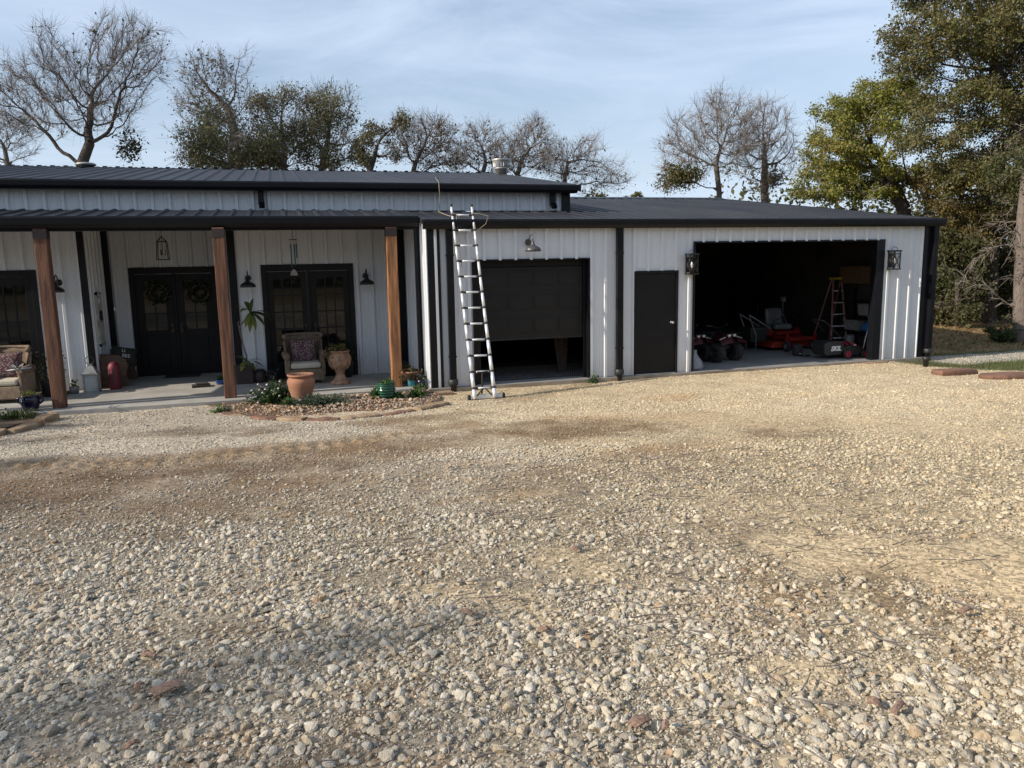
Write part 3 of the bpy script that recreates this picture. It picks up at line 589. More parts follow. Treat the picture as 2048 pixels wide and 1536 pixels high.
STROKES = [   # points in the photograph, half width in metres, colour, strength, how bare of stones
    ([(1650, 760), (2000, 860), (2100, 900)], 2.2, PALE, .8, .15), ([(1300, 770), (1700, 745)], .5, PALE, .6, .15),
    ([(0, 1050), (240, 1040)], .7, DIRT, .5, .2), ([(-100, 940), (400, 925), (900, 880), (1100, 860)], 1.15, DIRT, .92, .62), ([(-100, 930), (300, 925), (640, 890), (960, 850)], .30, (.30, .225, .145), .6, .95), ([(-100, 985), (420, 975), (780, 945), (1100, 925)], .36, DIRT, .6, .4),
    ([(200, 950), (700, 930), (1000, 930)], .25, DARK, .55, .4), ([(0, 885), (250, 868), (520, 862)], .40, DARK, .9, .45), ([(60, 845), (140, 850)], .3, DARK, .7, .3),
    ([(480, 870), (900, 830), (1000, 822)], .30, DIRT, .8, .5), ([(1000, 850), (1080, 845)], .25, DARK, .6, .2), ([(1020, 800), (1180, 770)], .25, DIRT, .5, .2),
    ([(1000, 960), (1300, 905), (1600, 858)], .55, DIRT, .72, .5), ([(-80, 1040), (300, 1010), (640, 985)], .6, DIRT, .6, .35), ([(880, 905), (1200, 860), (1420, 838)], .5, DIRT, .5, .35), ([(1180, 905), (1400, 895)], .25, ORANGE, .5, .6), ([(1330, 795), (1390, 790)], .28, ORANGE, .7, .4), ([(1100, 835), (1400, 830)], .3, ORANGE, .35, .5), ([(900, 1000), (1110, 985)], .2, ORANGE, .35, .5),
    ([(1350, 835), (1750, 845), (2048, 875)], .45, SAND, .8, .7), ([(1720, 1120), (2060, 1180)], .5, SAND, .95, .9), ([(1990, 1130), (2100, 1260)], .35, SAND, .9, .9), ([(1560, 1330), (1640, 1360)], .12, SAND, .8, .8), ([(1500, 1010), (2048, 1040)], .5, SAND, .6, .45), ([(1100, 1120), (1200, 1140)], .18, SAND, .7, .7), ([(880, 1180), (1080, 1220)], .16, SAND, .7, .7),
    ([(190, 832), (420, 832)], .42, GREY, .95, .0), ([(330, 850), (480, 845)], .22, GREY, .8, .0)]
STROKES = [([tuple(gp(u, v)[:2]) for u, v in pts], wd, np.array(c), s, b) for pts, wd, c, s, b in STROKES]
def yard(x, y):
    """colour and bareness of the yard at a place"""
    n1 = vnoise(x, y, 1.0); n2 = vnoise(x+31, y-17, 2.3); n3 = vnoise(x-7, y+23, 6.0)
    left = sstep(-(x-1.5*n1), -1.0, 4.0)
    c = np.array(TAN)[None]*(1-left[:, None])+np.array(GREY)[None]*left[:, None]
    c = c*(1+.10*n1+.10*n2)[:, None]
    bare = .12+.18*np.clip(n2, 0, 1)
    dm = sstep(n2+.6*n3, .25, .75)*sstep(-y, 3.5, 7)*(1-.6*sstep(x, 0, 3)); c = c*(1-.32*dm[:, None]*np.array((.75, 1.0, 1.2)))      # damp brown debris between the stones
    for pts, wd, col, s, b in STROKES:
        d = segdist(x, y, pts)+wd*.75*n1+wd*.6*n2+(.10+.25*wd)*n3
        m_ = s*(1-sstep(d, wd*.15, wd*1.5))*(.8+.35*np.clip(n3, -1, .6)); c = c*(1-m_[:, None])+col[None]*m_[:, None]; bare = np.maximum(bare, b*(1-sstep(d, wd*.35, wd*1.3)))
    c = c*(1-.42*sstep(-y, 4.2, 8.0)*(1-np.clip(bare*1.3-.15, 0, 1)))[:, None]*np.array((1.0, .97, .93))[None]      # damp dark fines between the coarse stones
    # grass, leaf litter and the side path to the right and behind
    e = x-10.95-.55*(y+.8)*0-.25*n2; s_ = sstep(x+.42*(y+1.7)+.3*n1, 10.6, 11.2)
    gcol = np.array((.10, .105, .042))*(1+.3*n2[:, None]); c = c*(1-s_[:, None])+gcol*s_[:, None]
    pth = (1-sstep(np.abs(y-(-.35+.0*x)+.25*n1), .5, .85))*sstep(x, 11.2, 11.7)
    c = c*(1-pth[:, None])+np.array((.40, .385, .36))[None]*pth[:, None]
    lit = sstep(x, 11.5, 12.2)*sstep(y+.2*n1, .55, .95); lc = np.array((.235, .165, .085))*(1+.25*n2[:, None]); c = c*(1-lit[:, None])+lc*lit[:, None]
    far = sstep(np.maximum(np.maximum(-x-13, x-24), np.maximum(y-17, -y-16)), 0, 4)
    c = c*(1-far[:, None])+np.array((.16, .125, .07))[None]*far[:, None]
    return np.clip(c, .01, .9), np.clip(bare+s_*1.0*(1-pth), 0, 1)
def axis_pts(lo, hi, step, ext):
    a = list(np.arange(lo, hi+step/2, step)); s = step; x = hi
    while x < ext: s *= 1.35; x += s; a.append(x)
    s = step; x = lo; pre = []
    while x > -ext: s *= 1.35; x -= s; pre.append(x)
    return np.array(pre[::-1]+a)
gxs, gys = axis_pts(-9.5, 13.5, .05, 900), axis_pts(-13.3, .3, .055, 900)
GX, GY = np.meshgrid(gxs, gys); fx, fy = GX.ravel(), GY.ravel(); gc_, gb_ = yard(fx, fy)
inn = (1-sstep(np.abs(fx-2), 12, 16))*(1-sstep(np.abs(fy+6.5), 6.9, 9))
GZ = gz(fx, fy)+inn*(.012*vnoise(fx, fy, 1.4)+.006*vnoise(fx+9, fy, 4.5))
tr = STROKES[4][0]; dd = segdist(fx, fy, tr); ph = fx*29+np.abs(segdist(fx, fy, tr)-.17)*14           # lugged tyre print in the soft dirt
GZ += np.where((dd < .42) & (fx < -1.0), .020*np.sign(np.sin(ph))*np.abs(np.sin(ph))**.5*(1-dd/.42), 0)
nx_, ny_ = len(gxs), len(gys); ii = (np.arange(ny_-1)[:, None]*nx_+np.arange(nx_-1)[None]).ravel()
o = mesh_np('ground', np.stack([fx, fy, GZ], 1), np.stack([ii, ii+1, ii+nx_+1, ii+nx_], 1), 'gravel_ground', tint=gc_, smooth=True); tag(o, kind='structure')

# ------------------------------------------------------------------ loose stones
def ico(sub):
    import bmesh
    b = bmesh.new(); bmesh.ops.create_icosphere(b, subdivisions=sub, radius=1.0); b.verts.ensure_lookup_table()
    V = np.array([v.co[:] for v in b.verts]); Fc = np.array([[v.index for v in f.verts] for f in b.faces]); b.free(); return V, Fc
def stone_templates(sub, n, rough, flat=.7):
    V, Fc = ico(sub); res = []
    for k in range(n):
        r = np.random.default_rng(100+k+sub*31); d = np.ones(len(V))
        for _ in range(13):                            # chop with planes: angular crushed rock
            nrm = r.normal(size=3); nrm /= np.linalg.norm(nrm); h = V @ nrm; cut = r.uniform(.48, .86); d = np.where(h*d > cut, cut/np.maximum(h, 1e-6), d)
        d = d*(1+rough*r.normal(size=len(V))); res.append(V*d[:, None]*np.array([1, r.uniform(.6, .95), flat*r.uniform(.8, 1.15)]))
    return res, Fc
def scatter(name, pos, rad, tint, sub, ntem, rough, mat, smooth=False, flat=.6, sink=.18):
    T, Fc = stone_templates(sub, ntem, rough, flat); n = len(pos); r = np.random.default_rng(n)
    a = r.uniform(0, 6.283, n); tilt = r.normal(0, .28, n); ti2 = r.normal(0, .28, n)
    ca, sa = np.cos(a), np.sin(a); VV = []; FF = []; CC = []; off = 0; k_ = r.integers(0, ntem, n)
    for t in range(ntem):
        ix = np.where(k_ == t)[0]
        if not len(ix): continue
        v = T[t]; nv = len(v)
        X = v[None, :, 0]; Y = v[None, :, 1]; Z = v[None, :, 2]
        ct, st = np.cos(tilt[ix])[:, None], np.sin(tilt[ix])[:, None]; c2, s2 = np.cos(ti2[ix])[:, None], np.sin(ti2[ix])[:, None]
        X1, Z1 = X*ct+Z*st, -X*st+Z*ct; Y1, Z2 = Y*c2-Z1*s2, Y*s2+Z1*c2
        x = X1*ca[ix][:, None]-Y1*sa[ix][:, None]; y = X1*sa[ix][:, None]+Y1*ca[ix][:, None]
        s = rad[ix][:, None]
        P = np.stack([pos[ix][:, 0:1]+x*s, pos[ix][:, 1:2]+y*s, pos[ix][:, 2:3]+Z2*s+s*sink], 2)
        VV.append(P.reshape(-1, 3)); FF.append((Fc[None]+(np.arange(len(ix))*nv)[:, None, None]+off).reshape(-1, 3)); CC.append(np.repeat(tint[ix], nv, 0)); off += len(ix)*nv
    return mesh_np(name, np.concatenate(VV), np.concatenate(FF), mat, tint=np.concatenate(CC), smooth=smooth)
def gz_full(x, y): return gz(x, y)+.012*vnoise(x, y, 1.4)+.006*vnoise(x+9, y, 4.5)
def in_view(x, y, mg=.06):
    rel = np.stack([x-CAM[0], y-CAM[1]], 1); fwd = rel @ np.array([math.sin(YAW), math.cos(YAW)]); sd = rel @ np.array([math.cos(YAW), -math.sin(YAW)])
    return fwd, np.abs(sd) < fwd*(.70+mg)+.7
BED = [(-3.95, .08), (-3.66, -.36), (-3.17, -1.40), (-2.71, -1.78), (-2.35, -2.12), (-2.06, -2.26), (-1.69, -2.25), (-1.18, -2.12), (-.64, -1.9), (-.12, -1.5), (.05, -.6), (-.05, .08)]
def inside(x, y, poly):
    r = np.zeros(len(x), bool); j = len(poly)-1
    for i in range(len(poly)):
        (xi, yi), (xj, yj) = poly[i], poly[j]
        r ^= ((yi > y) != (yj > y)) & (x < (xj-xi)*(y-yi)/(yj-yi+1e-12)+xi); j = i
    return r
SHADES = np.array([(.56, .50, .40), (.62, .57, .48), (.48, .43, .35), (.42, .40, .36), (.54, .45, .32), (.68, .63, .54), (.35, .31, .26), (.46, .35, .24), (.38, .26, .17)])
PROB = np.array([.22, .2, .16, .12, .12, .08, .05, .035, .015])
def sow(bands, sub, ntem, rough, name, cull=.8):
    P = []; Rr = []; Tt = []
    for d0, d1, dens, rm, sg, rmax in bands:
        n = int(1.5*(d1-d0)*(d1+d0)/2*1.55*dens); r = np.random.default_rng(int(dens+d0*10))
        fwd = np.sqrt(r.uniform(d0**2, d1**2, n)); sd = r.uniform(-1, 1, n)*(fwd*.74+.7)
        x = CAM[0]+fwd*math.sin(YAW)+sd*math.cos(YAW); y = CAM[1]+fwd*math.cos(YAW)-sd*math.sin(YAW)
        k = r.uniform(size=n) < (2*(fwd*.74+.7)*(d1-d0)*dens)/n
        k &= (y < -.12) | (x > 11.55); k &= ~inside(x, y, BED); k &= ~((x < -6.45) & (y > -.95)) & ~((y > -.02) & (x < 11.6))
        x, y, fwd = x[k], y[k], fwd[k]
        c, b = yard(x, y); pn = vnoise(x*1.0+5, y-3, 2.0)+.5*vnoise(x, y+11, 5.0); k = (r.uniform(size=len(x)) > cull*b) & (r.uniform(size=len(x)) < np.clip(.72+.55*pn, .22, 1))
        x, y, c, b = x[k], y[k], c[k], b[k]; n = len(x)
        rad = np.minimum(rm*np.exp(r.normal(0, sg, n)), rmax)*(1-.35*b)
        sh = SHADES[r.choice(len(SHADES), n, p=PROB)]*(r.uniform(.82, 1.12, n))[:, None]
        yw = sstep(x, -2, 4)[:, None]; sh = sh*(1-yw)+sh*np.array((1.14, 1.07, .92))*yw
        mixc = .14+.62*b; sh = sh*(1-mixc[:, None])+c*1.12*mixc[:, None]
        P.append(np.stack([x, y, gz_full(x, y)], 1)); Rr.append(rad); Tt.append(sh)
    P, Rr, Tt = np.concatenate(P), np.concatenate(Rr), np.concatenate(Tt)
    o = scatter(name, P, Rr, np.clip(Tt, .02, .85), sub, ntem, rough, 'gravel_stone'); return tag(o, 'loose pale crushed limestone gravel covering the yard', 'gravel', kind='stuff')
sow([(2.0, 4.5, 1750, .0155, .55, .046), (4.5, 6.2, 1350, .0148, .54, .044)], 2, 12, .018, 'coarse_gravel')
sow([(2.0, 4.5, 3000, .0082, .35, .015), (4.5, 6.5, 2200, .0084, .35, .015), (6.2, 9.0, 1400, .0132, .50, .038), (9.0, 13.0, 1050, .0118, .46, .034), (13.0, 19.5, 480, .0118, .44, .034)], 1, 10, .03, 'fine_gravel')
sow([(2.0, 4.5, 1900, .0048, .35, .010), (4.5, 7.5, 2300, .0052, .35, .010), (7.5, 11, 1500, .0066, .3, .013)], 1, 6, .03, 'gravel_grit', .1)

# ------------------------------------------------------------------ trees
def frustums(P0, P1, r0, r1, n):
    """many tapered sticks at once"""
    D = P1-P0; D /= np.maximum(np.linalg.norm(D, axis=1, keepdims=True), 1e-9)
    A = np.where(np.abs(D[:, 2:3]) < .9, np.array([[0, 0, 1.]]), np.array([[1., 0, 0]])); A = A-D*(A*D).sum(1, keepdims=True); A /= np.linalg.norm(A, axis=1, keepdims=True); B = np.cross(D, A)
    an = 2*np.pi*np.arange(n)/n; ring = A[:, None]*np.cos(an)[None, :, None]+B[:, None]*np.sin(an)[None, :, None]
    V = np.concatenate([P0[:, None]+ring*r0[:, None, None], P1[:, None]+ring*r1[:, None, None]], 1).reshape(-1, 3)
    k = np.arange(n); q = np.stack([k, (k+1) % n, n+(k+1) % n, n+k], 1)
    return V, (q[None]+(np.arange(len(P0))*2*n)[:, None, None]).reshape(-1, 4)
def leaves_np(C, size, r, asp=.55, up=.3, sizevar=.3):
    """small pointed leaves, one rhombus folded about its rib per point"""
    n = len(C); d = r.normal(size=(n, 3)); d /= np.linalg.norm(d, axis=1, keepdims=True); nrm = r.normal(size=(n, 3)); nrm[:, 2] += up*2
    s = np.cross(d, nrm); s /= np.maximum(np.linalg.norm(s, axis=1, keepdims=True), 1e-6); L_ = size*np.exp(r.normal(0, sizevar, n))[:, None]
    V = np.stack([C-d*L_*.5, C+s*L_*asp*.5, C+d*L_*.5, C-s*L_*asp*.5], 1).reshape(-1, 3)
    return V, np.arange(4*n).reshape(-1, 4)
def inside_sample(r, envs, n):
    vol = np.array([e[3]*np.prod(e[1]) if False else np.prod(e[1]) for e in envs]); k = r.choice(len(envs), n, p=vol/vol.sum()); d = r.normal(size=(n, 3)); d /= np.linalg.norm(d, axis=1, keepdims=True)
    q = r.uniform(0, 1, n)**.45; C = np.array([e[0] for e in envs])[k]; A = np.array([e[1] for e in envs])[k]; return C+d*q[:, None]*A
def colonize(trunk, envs, natt, step, r, infl=2.6, kill=.55, grow_up=.06, iters=140, jitter=.16):
    """a branch skeleton that reaches out to fill the crown's volumes"""
    P = [np.array(p, float) for p in trunk]; par = [-1]+list(range(len(P)-1))
    A = inside_sample(r, envs, natt); P_ = np.array(P); dist = np.full(len(A), 1e9); near = np.zeros(len(A), int)
    for i, p in enumerate(P_):
        d = np.linalg.norm(A-p, axis=1); m = d < dist; dist[m] = d[m]; near[m] = i
    alive = np.ones(len(A), bool); cur = infl*3
    for it in range(iters):
        m = alive & (dist < max(cur, infl))
        if not m.any(): break
        idx = near[m]; v = A[m]-np.array(P)[idx]; v /= np.linalg.norm(v, axis=1, keepdims=True)
        u, inv = np.unique(idx, return_inverse=True); S = np.zeros((len(u), 3)); np.add.at(S, inv, v)
        S += r.normal(0, jitter, S.shape)*np.linalg.norm(S, axis=1, keepdims=True); S[:, 2] += grow_up; S /= np.maximum(np.linalg.norm(S, axis=1, keepdims=True), 1e-6)
        base = len(P); Q = np.array(P)[u]+S*step
        for j in range(len(u)): P.append(Q[j]); par.append(int(u[j]))
        al = np.where(alive)[0]; D = np.linalg.norm(A[al][:, None]-Q[None], axis=2); bj = D.argmin(1); bd = D[np.arange(len(al)), bj]
        mm = bd < dist[al]; dist[al[mm]] = bd[mm]; near[al[mm]] = base+bj[mm]; alive[al[dist[al] < kill]] = False
        if len(P) > 9000: break
    return np.array(P), np.array(par)
def tree(name, label, base, trunk, envs, natt, step, seed, bark, r0, tip=.010, leaf=None, twigs=5, twl=.55, group=None, infl=2.6, kill=None, jitter=.16, twr=.006, sides=5, cat='tree', hang=0.0, gap=-.7):
    """leaf: list of (count, size, colours, mask(points) or None)"""
    r = np.random.default_rng(seed)
    if name == 'bare_tree': natt = int(natt*1.5); step *= .80; twigs += 1; twl *= 1.35; twr *= .62
    if name == 'bare_tree':                            # ragged outline: shoots that stand out of every lobe
        ex = []
        for c_, a_ in envs:
            for _ in range(4):
                q = r.normal(size=3); q[2] = abs(q[2])*.9; q /= np.linalg.norm(q); ex.append((np.array(c_)+q*np.array(a_)*1.05, np.array(a_)*np.array((.20, .20, .34))*r.uniform(.7, 1.3)))
        envs = list(envs)+ex
    P, par = colonize(trunk, envs, natt, step, r, infl, kill or step*1.3, jitter=jitter)
    n = len(P); rad = np.full(n, 0.0); e = 2.25; ch = np.zeros(n, int)
    for i in range(1, n): ch[par[i]] += 1
    acc = np.zeros(n)
    for i in range(n-1, -1, -1):
        rr = acc[i] if acc[i] > 0 else tip**e
        rad[i] = rr**(1/e)
        if par[i] >= 0: acc[par[i]] += rr
    sc_ = r0/max(rad[0], 1e-6); Rm = max(rad[0], tip*1.5); rad = tip*.7+(r0-tip*.7)*np.clip((rad-tip)/(Rm-tip), 0, 1)**1.25
    root = thing(name, label, cat, tuple(base), group=group)
    ix = np.arange(1, n); rp = np.minimum(rad[par[ix]], rad[ix]*1.25); rp[par[ix] < len(trunk)-1] = rad[par[ix]][par[ix] < len(trunk)-1]
    big = rad[ix] > .045
    V1, F1 = frustums(P[par[ix]][big], P[ix][big], rp[big], rad[ix][big], 8); V2, F2 = frustums(P[par[ix]][~big], P[ix][~big], rp[~big], rad[ix][~big], 4)
    V = np.concatenate([V1, V2]); Fc = np.concatenate([F1, F2+len(V1)])
    mesh_np('trunk', V-np.array(base), Fc, bark, root, smooth=True)
    # fine twigs at the outer branches
    thin = np.where(rad < tip*2.2)[0]; thin = thin[thin >= len(trunk)]
    parts = []
    if twigs and len(thin):
        T0 = np.repeat(P[thin], twigs, 0); dr = np.repeat(P[thin]-P[par[thin]], twigs, 0); dr /= np.linalg.norm(dr, axis=1, keepdims=True)
        T0 = T0-dr*step*r.uniform(0, 1, (len(T0), 1)); d = dr+r.normal(0, .40, dr.shape); d[:, 2] += .32-hang; d /= np.linalg.norm(d, axis=1, keepdims=True)
        ln = twl*r.uniform(.35, 1.2, (len(T0), 1)); T1 = T0+d*ln*.55; d2 = d+r.normal(0, .35, d.shape); d2[:, 2] += .12-hang; d2 /= np.linalg.norm(d2, axis=1, keepdims=True); T2 = T1+d2*ln*.45
        m_ = len(T0); fr = [frustums(T0, T1, np.full(m_, twr*1.3), np.full(m_, twr), 3), frustums(T1, T2, np.full(m_, twr), np.full(m_, twr*.5), 3)]
        a = r.uniform(size=m_) < .7; d3 = d+r.normal(0, .6, d.shape); d3 /= np.linalg.norm(d3, axis=1, keepdims=True); T3 = T1+d3*ln*.4
        fr.append(frustums(T1[a], T3[a], np.full(a.sum(), twr*.9), np.full(a.sum(), twr*.45), 3))
        off = 0; VV = []; FF = []
        for v, f in fr: VV.append(v); FF.append(f+off); off += len(v)
        mesh_np('twigs', np.concatenate(VV)-np.array(base), np.concatenate(FF), bark if not leaf else 'twig', root)
    if leaf:
        VV = []; FF = []; CC = []; off = 0
        for cnt, size, cols, mask in leaf:
            src = thin if mask is None else thin[mask(P[thin])]
            if not len(src): continue
            Q = P[src]; nzv = np.sin(Q[:, 0]*2.3+seed)+np.sin(Q[:, 1]*2.1+2*seed)+np.sin(Q[:, 2]*2.6+3*seed); wt = np.where(nzv > gap, 1.0, .06); k = r.choice(src, cnt, p=wt/wt.sum())   # clumps with gaps between
            c = P[k]+r.normal(0, 1, (cnt, 3))*np.array([.34, .34, .26])*(twl*.9); v, f = leaves_np(c, size, r, up=.7)
            cl = np.array(cols); tone = (np.sin(c[:, 0]*1.9+seed)+np.sin(c[:, 1]*1.7+2)+np.sin(c[:, 2]*2.1+1))/6+.5; w_ = np.clip(tone+r.normal(0, .25, cnt), 0, .999)
            col = cl[(w_*len(cl)).astype(int)]*(r.uniform(.86, 1.14, cnt))[:, None]
            VV.append(v); FF.append(f+off); off += len(v); CC.append(np.repeat(col, 4, 0))
        if VV: mesh_np('foliage', np.concatenate(VV)-np.array(base), np.concatenate(FF), 'leaf', root, tint=np.concatenate(CC))
    return root
def env(d, lst):
    """crown lobes seen at a distance d: (u, v, half width, half height in photo pixels, half depth in metres)"""
    return [(at(u, v, d=d+(q[5] if len(q) > 5 else 0)), np.array([q[2]*d/F, q[4], q[3]*d/F])) for q in lst for u, v in [q[:2]]]
def stem(d, pts, zb=-.25):
    p0 = at(pts[0][0], pts[0][1], d=d); b = np.array([p0[0], p0[1], zb])
    q = [at(p[0], p[1], d=d+(p[2] if len(p) > 2 else 0)) for p in pts]; res = [b]
    for p in q:
        k = max(1, int(np.linalg.norm(p-res[-1])/.6)); s = res[-1]
        for i in range(1, k+1): res.append(s+(p-s)*i/k)
    return b, res
OLIVE = [(.125, .130, .060), (.165, .158, .072), (.10, .115, .056), (.205, .18, .092)]
BROWNL = [(.14, .085, .035), (.11, .07, .03), (.08, .07, .028), (.17, .10, .04)]
YELG = [(.19, .205, .042), (.25, .24, .052), (.15, .18, .042), (.27, .22, .06)]
OAKB = [(.118, .128, .044), (.155, .148, .052), (.185, .150, .058), (.095, .108, .038)]
DKG = [(.055, .068, .026), (.078, .090, .032), (.10, .10, .04)]
GRP = 'bare winter trees behind the house'
# tall bare tree at the left
d = 31; b, t = stem(d, [(163, 420), (163, 330), (180, 285)])
tree('bare_tree', 'tall bare tree with wide spreading limbs behind the small flat roof cap', b, t,
     env(d, [(255, 110, 75, 75, 2.2), (160, 190, 110, 85, 2.4), (95, 110, 40, 60, 1.2), (20, 190, 70, 55, 1.6), (60, 250, 90, 28, 1.6), (290, 110, 50, 45, 1.4), (235, 235, 50, 45, 1.3), (250, 300, 22, 18, .7)]),
     1500, .36, 11, 'bark', .21, leaf=[(700, .11, [(.045, .045, .02), (.06, .055, .022)], None), (420, .13, [(.035, .04, .018)], lambda q: q[:, 2] < 7.5)], twigs=6, twl=.6, group=GRP, twr=.007)
d = 44; b, t = stem(d, [(20, 400), (15, 330), (10, 300)])
tree('bare_tree', 'thin bare grey tree at the left edge, low behind the roof', b, t, env(d, [(15, 275, 60, 55, 2.0), (-30, 280, 60, 60, 2)]), 500, .42, 12, 'bark_grey', .14, twigs=5, twl=.7, group=GRP, twr=.008)
d = 36; b, t = stem(d, [(478, 420), (478, 330), (470, 270), (455, 215)])
tree('bare_tree', 'thinly leaved tree rising bare above the dense evergreen clump', b, t,
     env(d, [(420, 170, 65, 70, 1.8), (395, 220, 45, 45, 1.5), (492, 130, 16, 38, .6), (470, 190, 40, 50, 1.2)]), 950, .38, 13, 'bark_grey', .2, leaf=[(900, .12, [(.06, .06, .028), (.085, .075, .03)], None)], twigs=5, twl=.55, group=GRP, twr=.007)
for i, (u, lobes, cnt, lab, cols) in enumerate([
    (455, [(400, 292, 60, 40, 2.0), (470, 285, 60, 55, 2.2), (440, 245, 45, 40, 1.6), (530, 300, 40, 36, 1.8), (440, 325, 95, 18, 1.5)], 15500, 'dense evergreen oak with dark leaves, leftmost of the leafy trees behind the roof', OLIVE),
    (560, [(540, 225, 42, 42, 1.6), (575, 250, 45, 55, 2), (540, 295, 60, 40, 2), (600, 205, 32, 32, 1.3), (520, 205, 20, 30, 1.0), (560, 325, 80, 20, 1.5)], 13000, 'evergreen oak with olive leaves in the middle of the leafy clump behind the roof', OLIVE+[(.10, .08, .035)]),
    (640, [(665, 222, 50, 48, 1.8), (640, 275, 55, 45, 2), (690, 195, 30, 28, 1.0), (695, 300, 40, 38, 1.7), (640, 195, 20, 25, .8), (680, 325, 70, 18, 1.5)], 11000, 'grey limbed evergreen oak with a slanting pale branch at the right of the clump', OLIVE)]):
    d = 33+i; b, t = stem(d, [(u, 420), (u+5, 335), (u+10, 300)])
    tree('evergreen_tree', lab, b, t, env(d, lobes), 800, .38, 20+i, 'bark_grey', .17, leaf=[(cnt, .092, cols, None)], twigs=7, twl=.8, gap=-.35, group='evergreen oaks behind the roof')
d = 34; b, t = stem(d, [(735, 430), (740, 340), (750, 310)])
tree('brown_leaved_tree', 'small tree holding rusty brown leaves between evergreens and bare trees', b, t, env(d, [(752, 262, 24, 28, 1.0), (735, 300, 35, 32, 1.4), (775, 305, 35, 30, 1.4), (800, 245, 20, 25, .8)]), 480, .36, 31, 'bark', .13, leaf=[(3600, .10, BROWNL[2:]+OLIVE, None)], twigs=5, twl=.5, twr=.007)
for i, (u, lobes, cnt, lab) in enumerate([
    (825, [(830, 275, 45, 42, 1.7), (875, 285, 40, 50, 1.6), (800, 290, 30, 40, 1.3), (860, 320, 50, 28, 1.5), (905, 325, 40, 22, 1.3)], 1500, 'twiggy tree with sparse brown leaves just right of the rusty one'),
    (965, [(950, 290, 30, 48, 1.4), (985, 300, 40, 40, 1.5), (930, 315, 35, 30, 1.3), (1000, 328, 45, 20, 1.3)], 500, 'bare twiggy tree left of the turbine roof vent'),
    (1035, [(1060, 285, 40, 42, 1.6), (1030, 320, 45, 30, 1.5), (1085, 310, 35, 35, 1.4)], 650, 'bare pale limbed tree directly behind the turbine roof vent'),
    (1130, [(1160, 330, 55, 42, 1.7), (1200, 355, 50, 32, 1.5), (1120, 320, 35, 40, 1.4), (1180, 300, 25, 30, 1.0), (1110, 340, 50, 24, 1.4), (1225, 365, 40, 22, 1.2)], 450, 'bare spreading tree beyond the right end of the upper roof')]):
    d = 37+1.2*i; b, t = stem(d, [(u, 430), (u, 350), (u+6, 325)])
    tree('bare_tree', lab, b, t, env(d, lobes), 950, .36, 40+i, 'bark_grey', .12, leaf=[(cnt, .12, [(.12, .08, .035), (.07, .065, .028)], None)], twigs=6, twl=.62, group=GRP, twr=.0075)
d = 40; b, t = stem(d, [(1180, 430), (1180, 400)]); tree('shrubby_tree', 'low brown green leafy tree peeping over the roof right of the upper roof end', b, t, env(d, [(1185, 392, 28, 18, 1.2)]), 160, .4, 51, 'bark', .1, leaf=[(1500, .12, OAKB, None)], twigs=3, twl=.4)
d = 55; b, t = stem(d, [(1277, 430), (1277, 398)]); tree('shrubby_tree', 'single tiny far tree above the garage ridge against open sky', b, t, env(d, [(1277, 390, 13, 9, .8), (1255, 397, 10, 4, .6)]), 90, .35, 52, 'bark', .1, leaf=[(700, .13, OAKB, None)], twigs=3, twl=.3)
d = 35; b, t = stem(d, [(1440, 440), (1438, 380), (1432, 330)])
tree('bare_tree', 'round crowned bare tree above the garage ridge draped with yellowish leaves', b, t, env(d, [(1420, 275, 75, 80, 2.3), (1370, 310, 48, 55, 1.6), (1470, 255, 50, 55, 1.8), (1350, 350, 30, 35, 1.2), (1430, 225, 40, 30, 1.2), (1490, 290, 45, 50, 1.6)]), 1150, .37, 61, 'bark_grey', .12,
     leaf=[(3600, .10, [(.17, .135, .04), (.13, .11, .035), (.10, .10, .03)], lambda q: (q[:, 2] < 6.3) & (np.sin(q[:, 0]*2.2) > -.35)), (350, .1, BROWNL, None)], twigs=6, twl=.6, group=GRP, twr=.0075, hang=.1)
d = 36; b, t = stem(d, [(1530, 440), (1528, 370), (1530, 330)])
tree('bare_tree', 'pale bare tree with a thick vine wrapped trunk between round tree and yellow green tree', b, t, env(d, [(1530, 265, 45, 65, 1.7), (1560, 310, 35, 55, 1.5), (1500, 320, 40, 45, 1.4), (1520, 370, 30, 30, .8)]), 900, .37, 62, 'bark_grey', .17, leaf=[(900, .10, [(.16, .12, .06), (.12, .10, .05)], lambda q: q[:, 2] < 6)], twigs=6, twl=.55, group=GRP, twr=.0075, hang=.1)
d = 29; b, t = stem(d, [(1815, 500), (1808, 420), (1790, 380)])
tree('yellow_green_tree', 'yellow green leafy tree leaning over the garage roof', b, t, env(d, [(1700, 265, 75, 55, 2.4), (1660, 310, 50, 40, 1.8), (1760, 220, 70, 60, 2.2), (1690, 385, 85, 24, 2.0), (1740, 320, 60, 50, 2), (1650, 220, 25, 25, 1.0), (1790, 360, 70, 28, 1.6), (1600, 395, 35, 14, 1.0)]), 1500, .38, 71, 'bark', .24,
     leaf=[(56000, .085, YELG, None)], gap=-1.4, twigs=3, twl=.55)
d = 25; b, t = stem(d, [(2120, 620), (2110, 450), (2060, 300), (2010, 180)])
tree('oak_tree', 'huge brown green oak filling the upper right corner', b, t, env(d, [(1900, 80, 120, 75, 2.6), (1830, 70, 70, 45, 1.8), (1800, 100, 45, 35, 1.4), (1990, 60, 130, 110, 3), (1930, 190, 90, 80, 2.4), (2010, 230, 80, 110, 2.4), (1950, -60, 160, 80, 3), (2120, 120, 120, 180, 3), (1860, 270, 60, 65, 1.8), (1950, 330, 70, 70, 2.0), (2040, 380, 70, 60, 2.0), (1960, 130, 90, 70, 2.2)]), 2700, .40, 72, 'bark', .36,
     leaf=[(135000, .082, OAKB, None)], gap=-1.3, twigs=3, twl=.6)
d = 27.5; b, t = stem(d, [(1985, 560), (1980, 430), (1970, 380)])
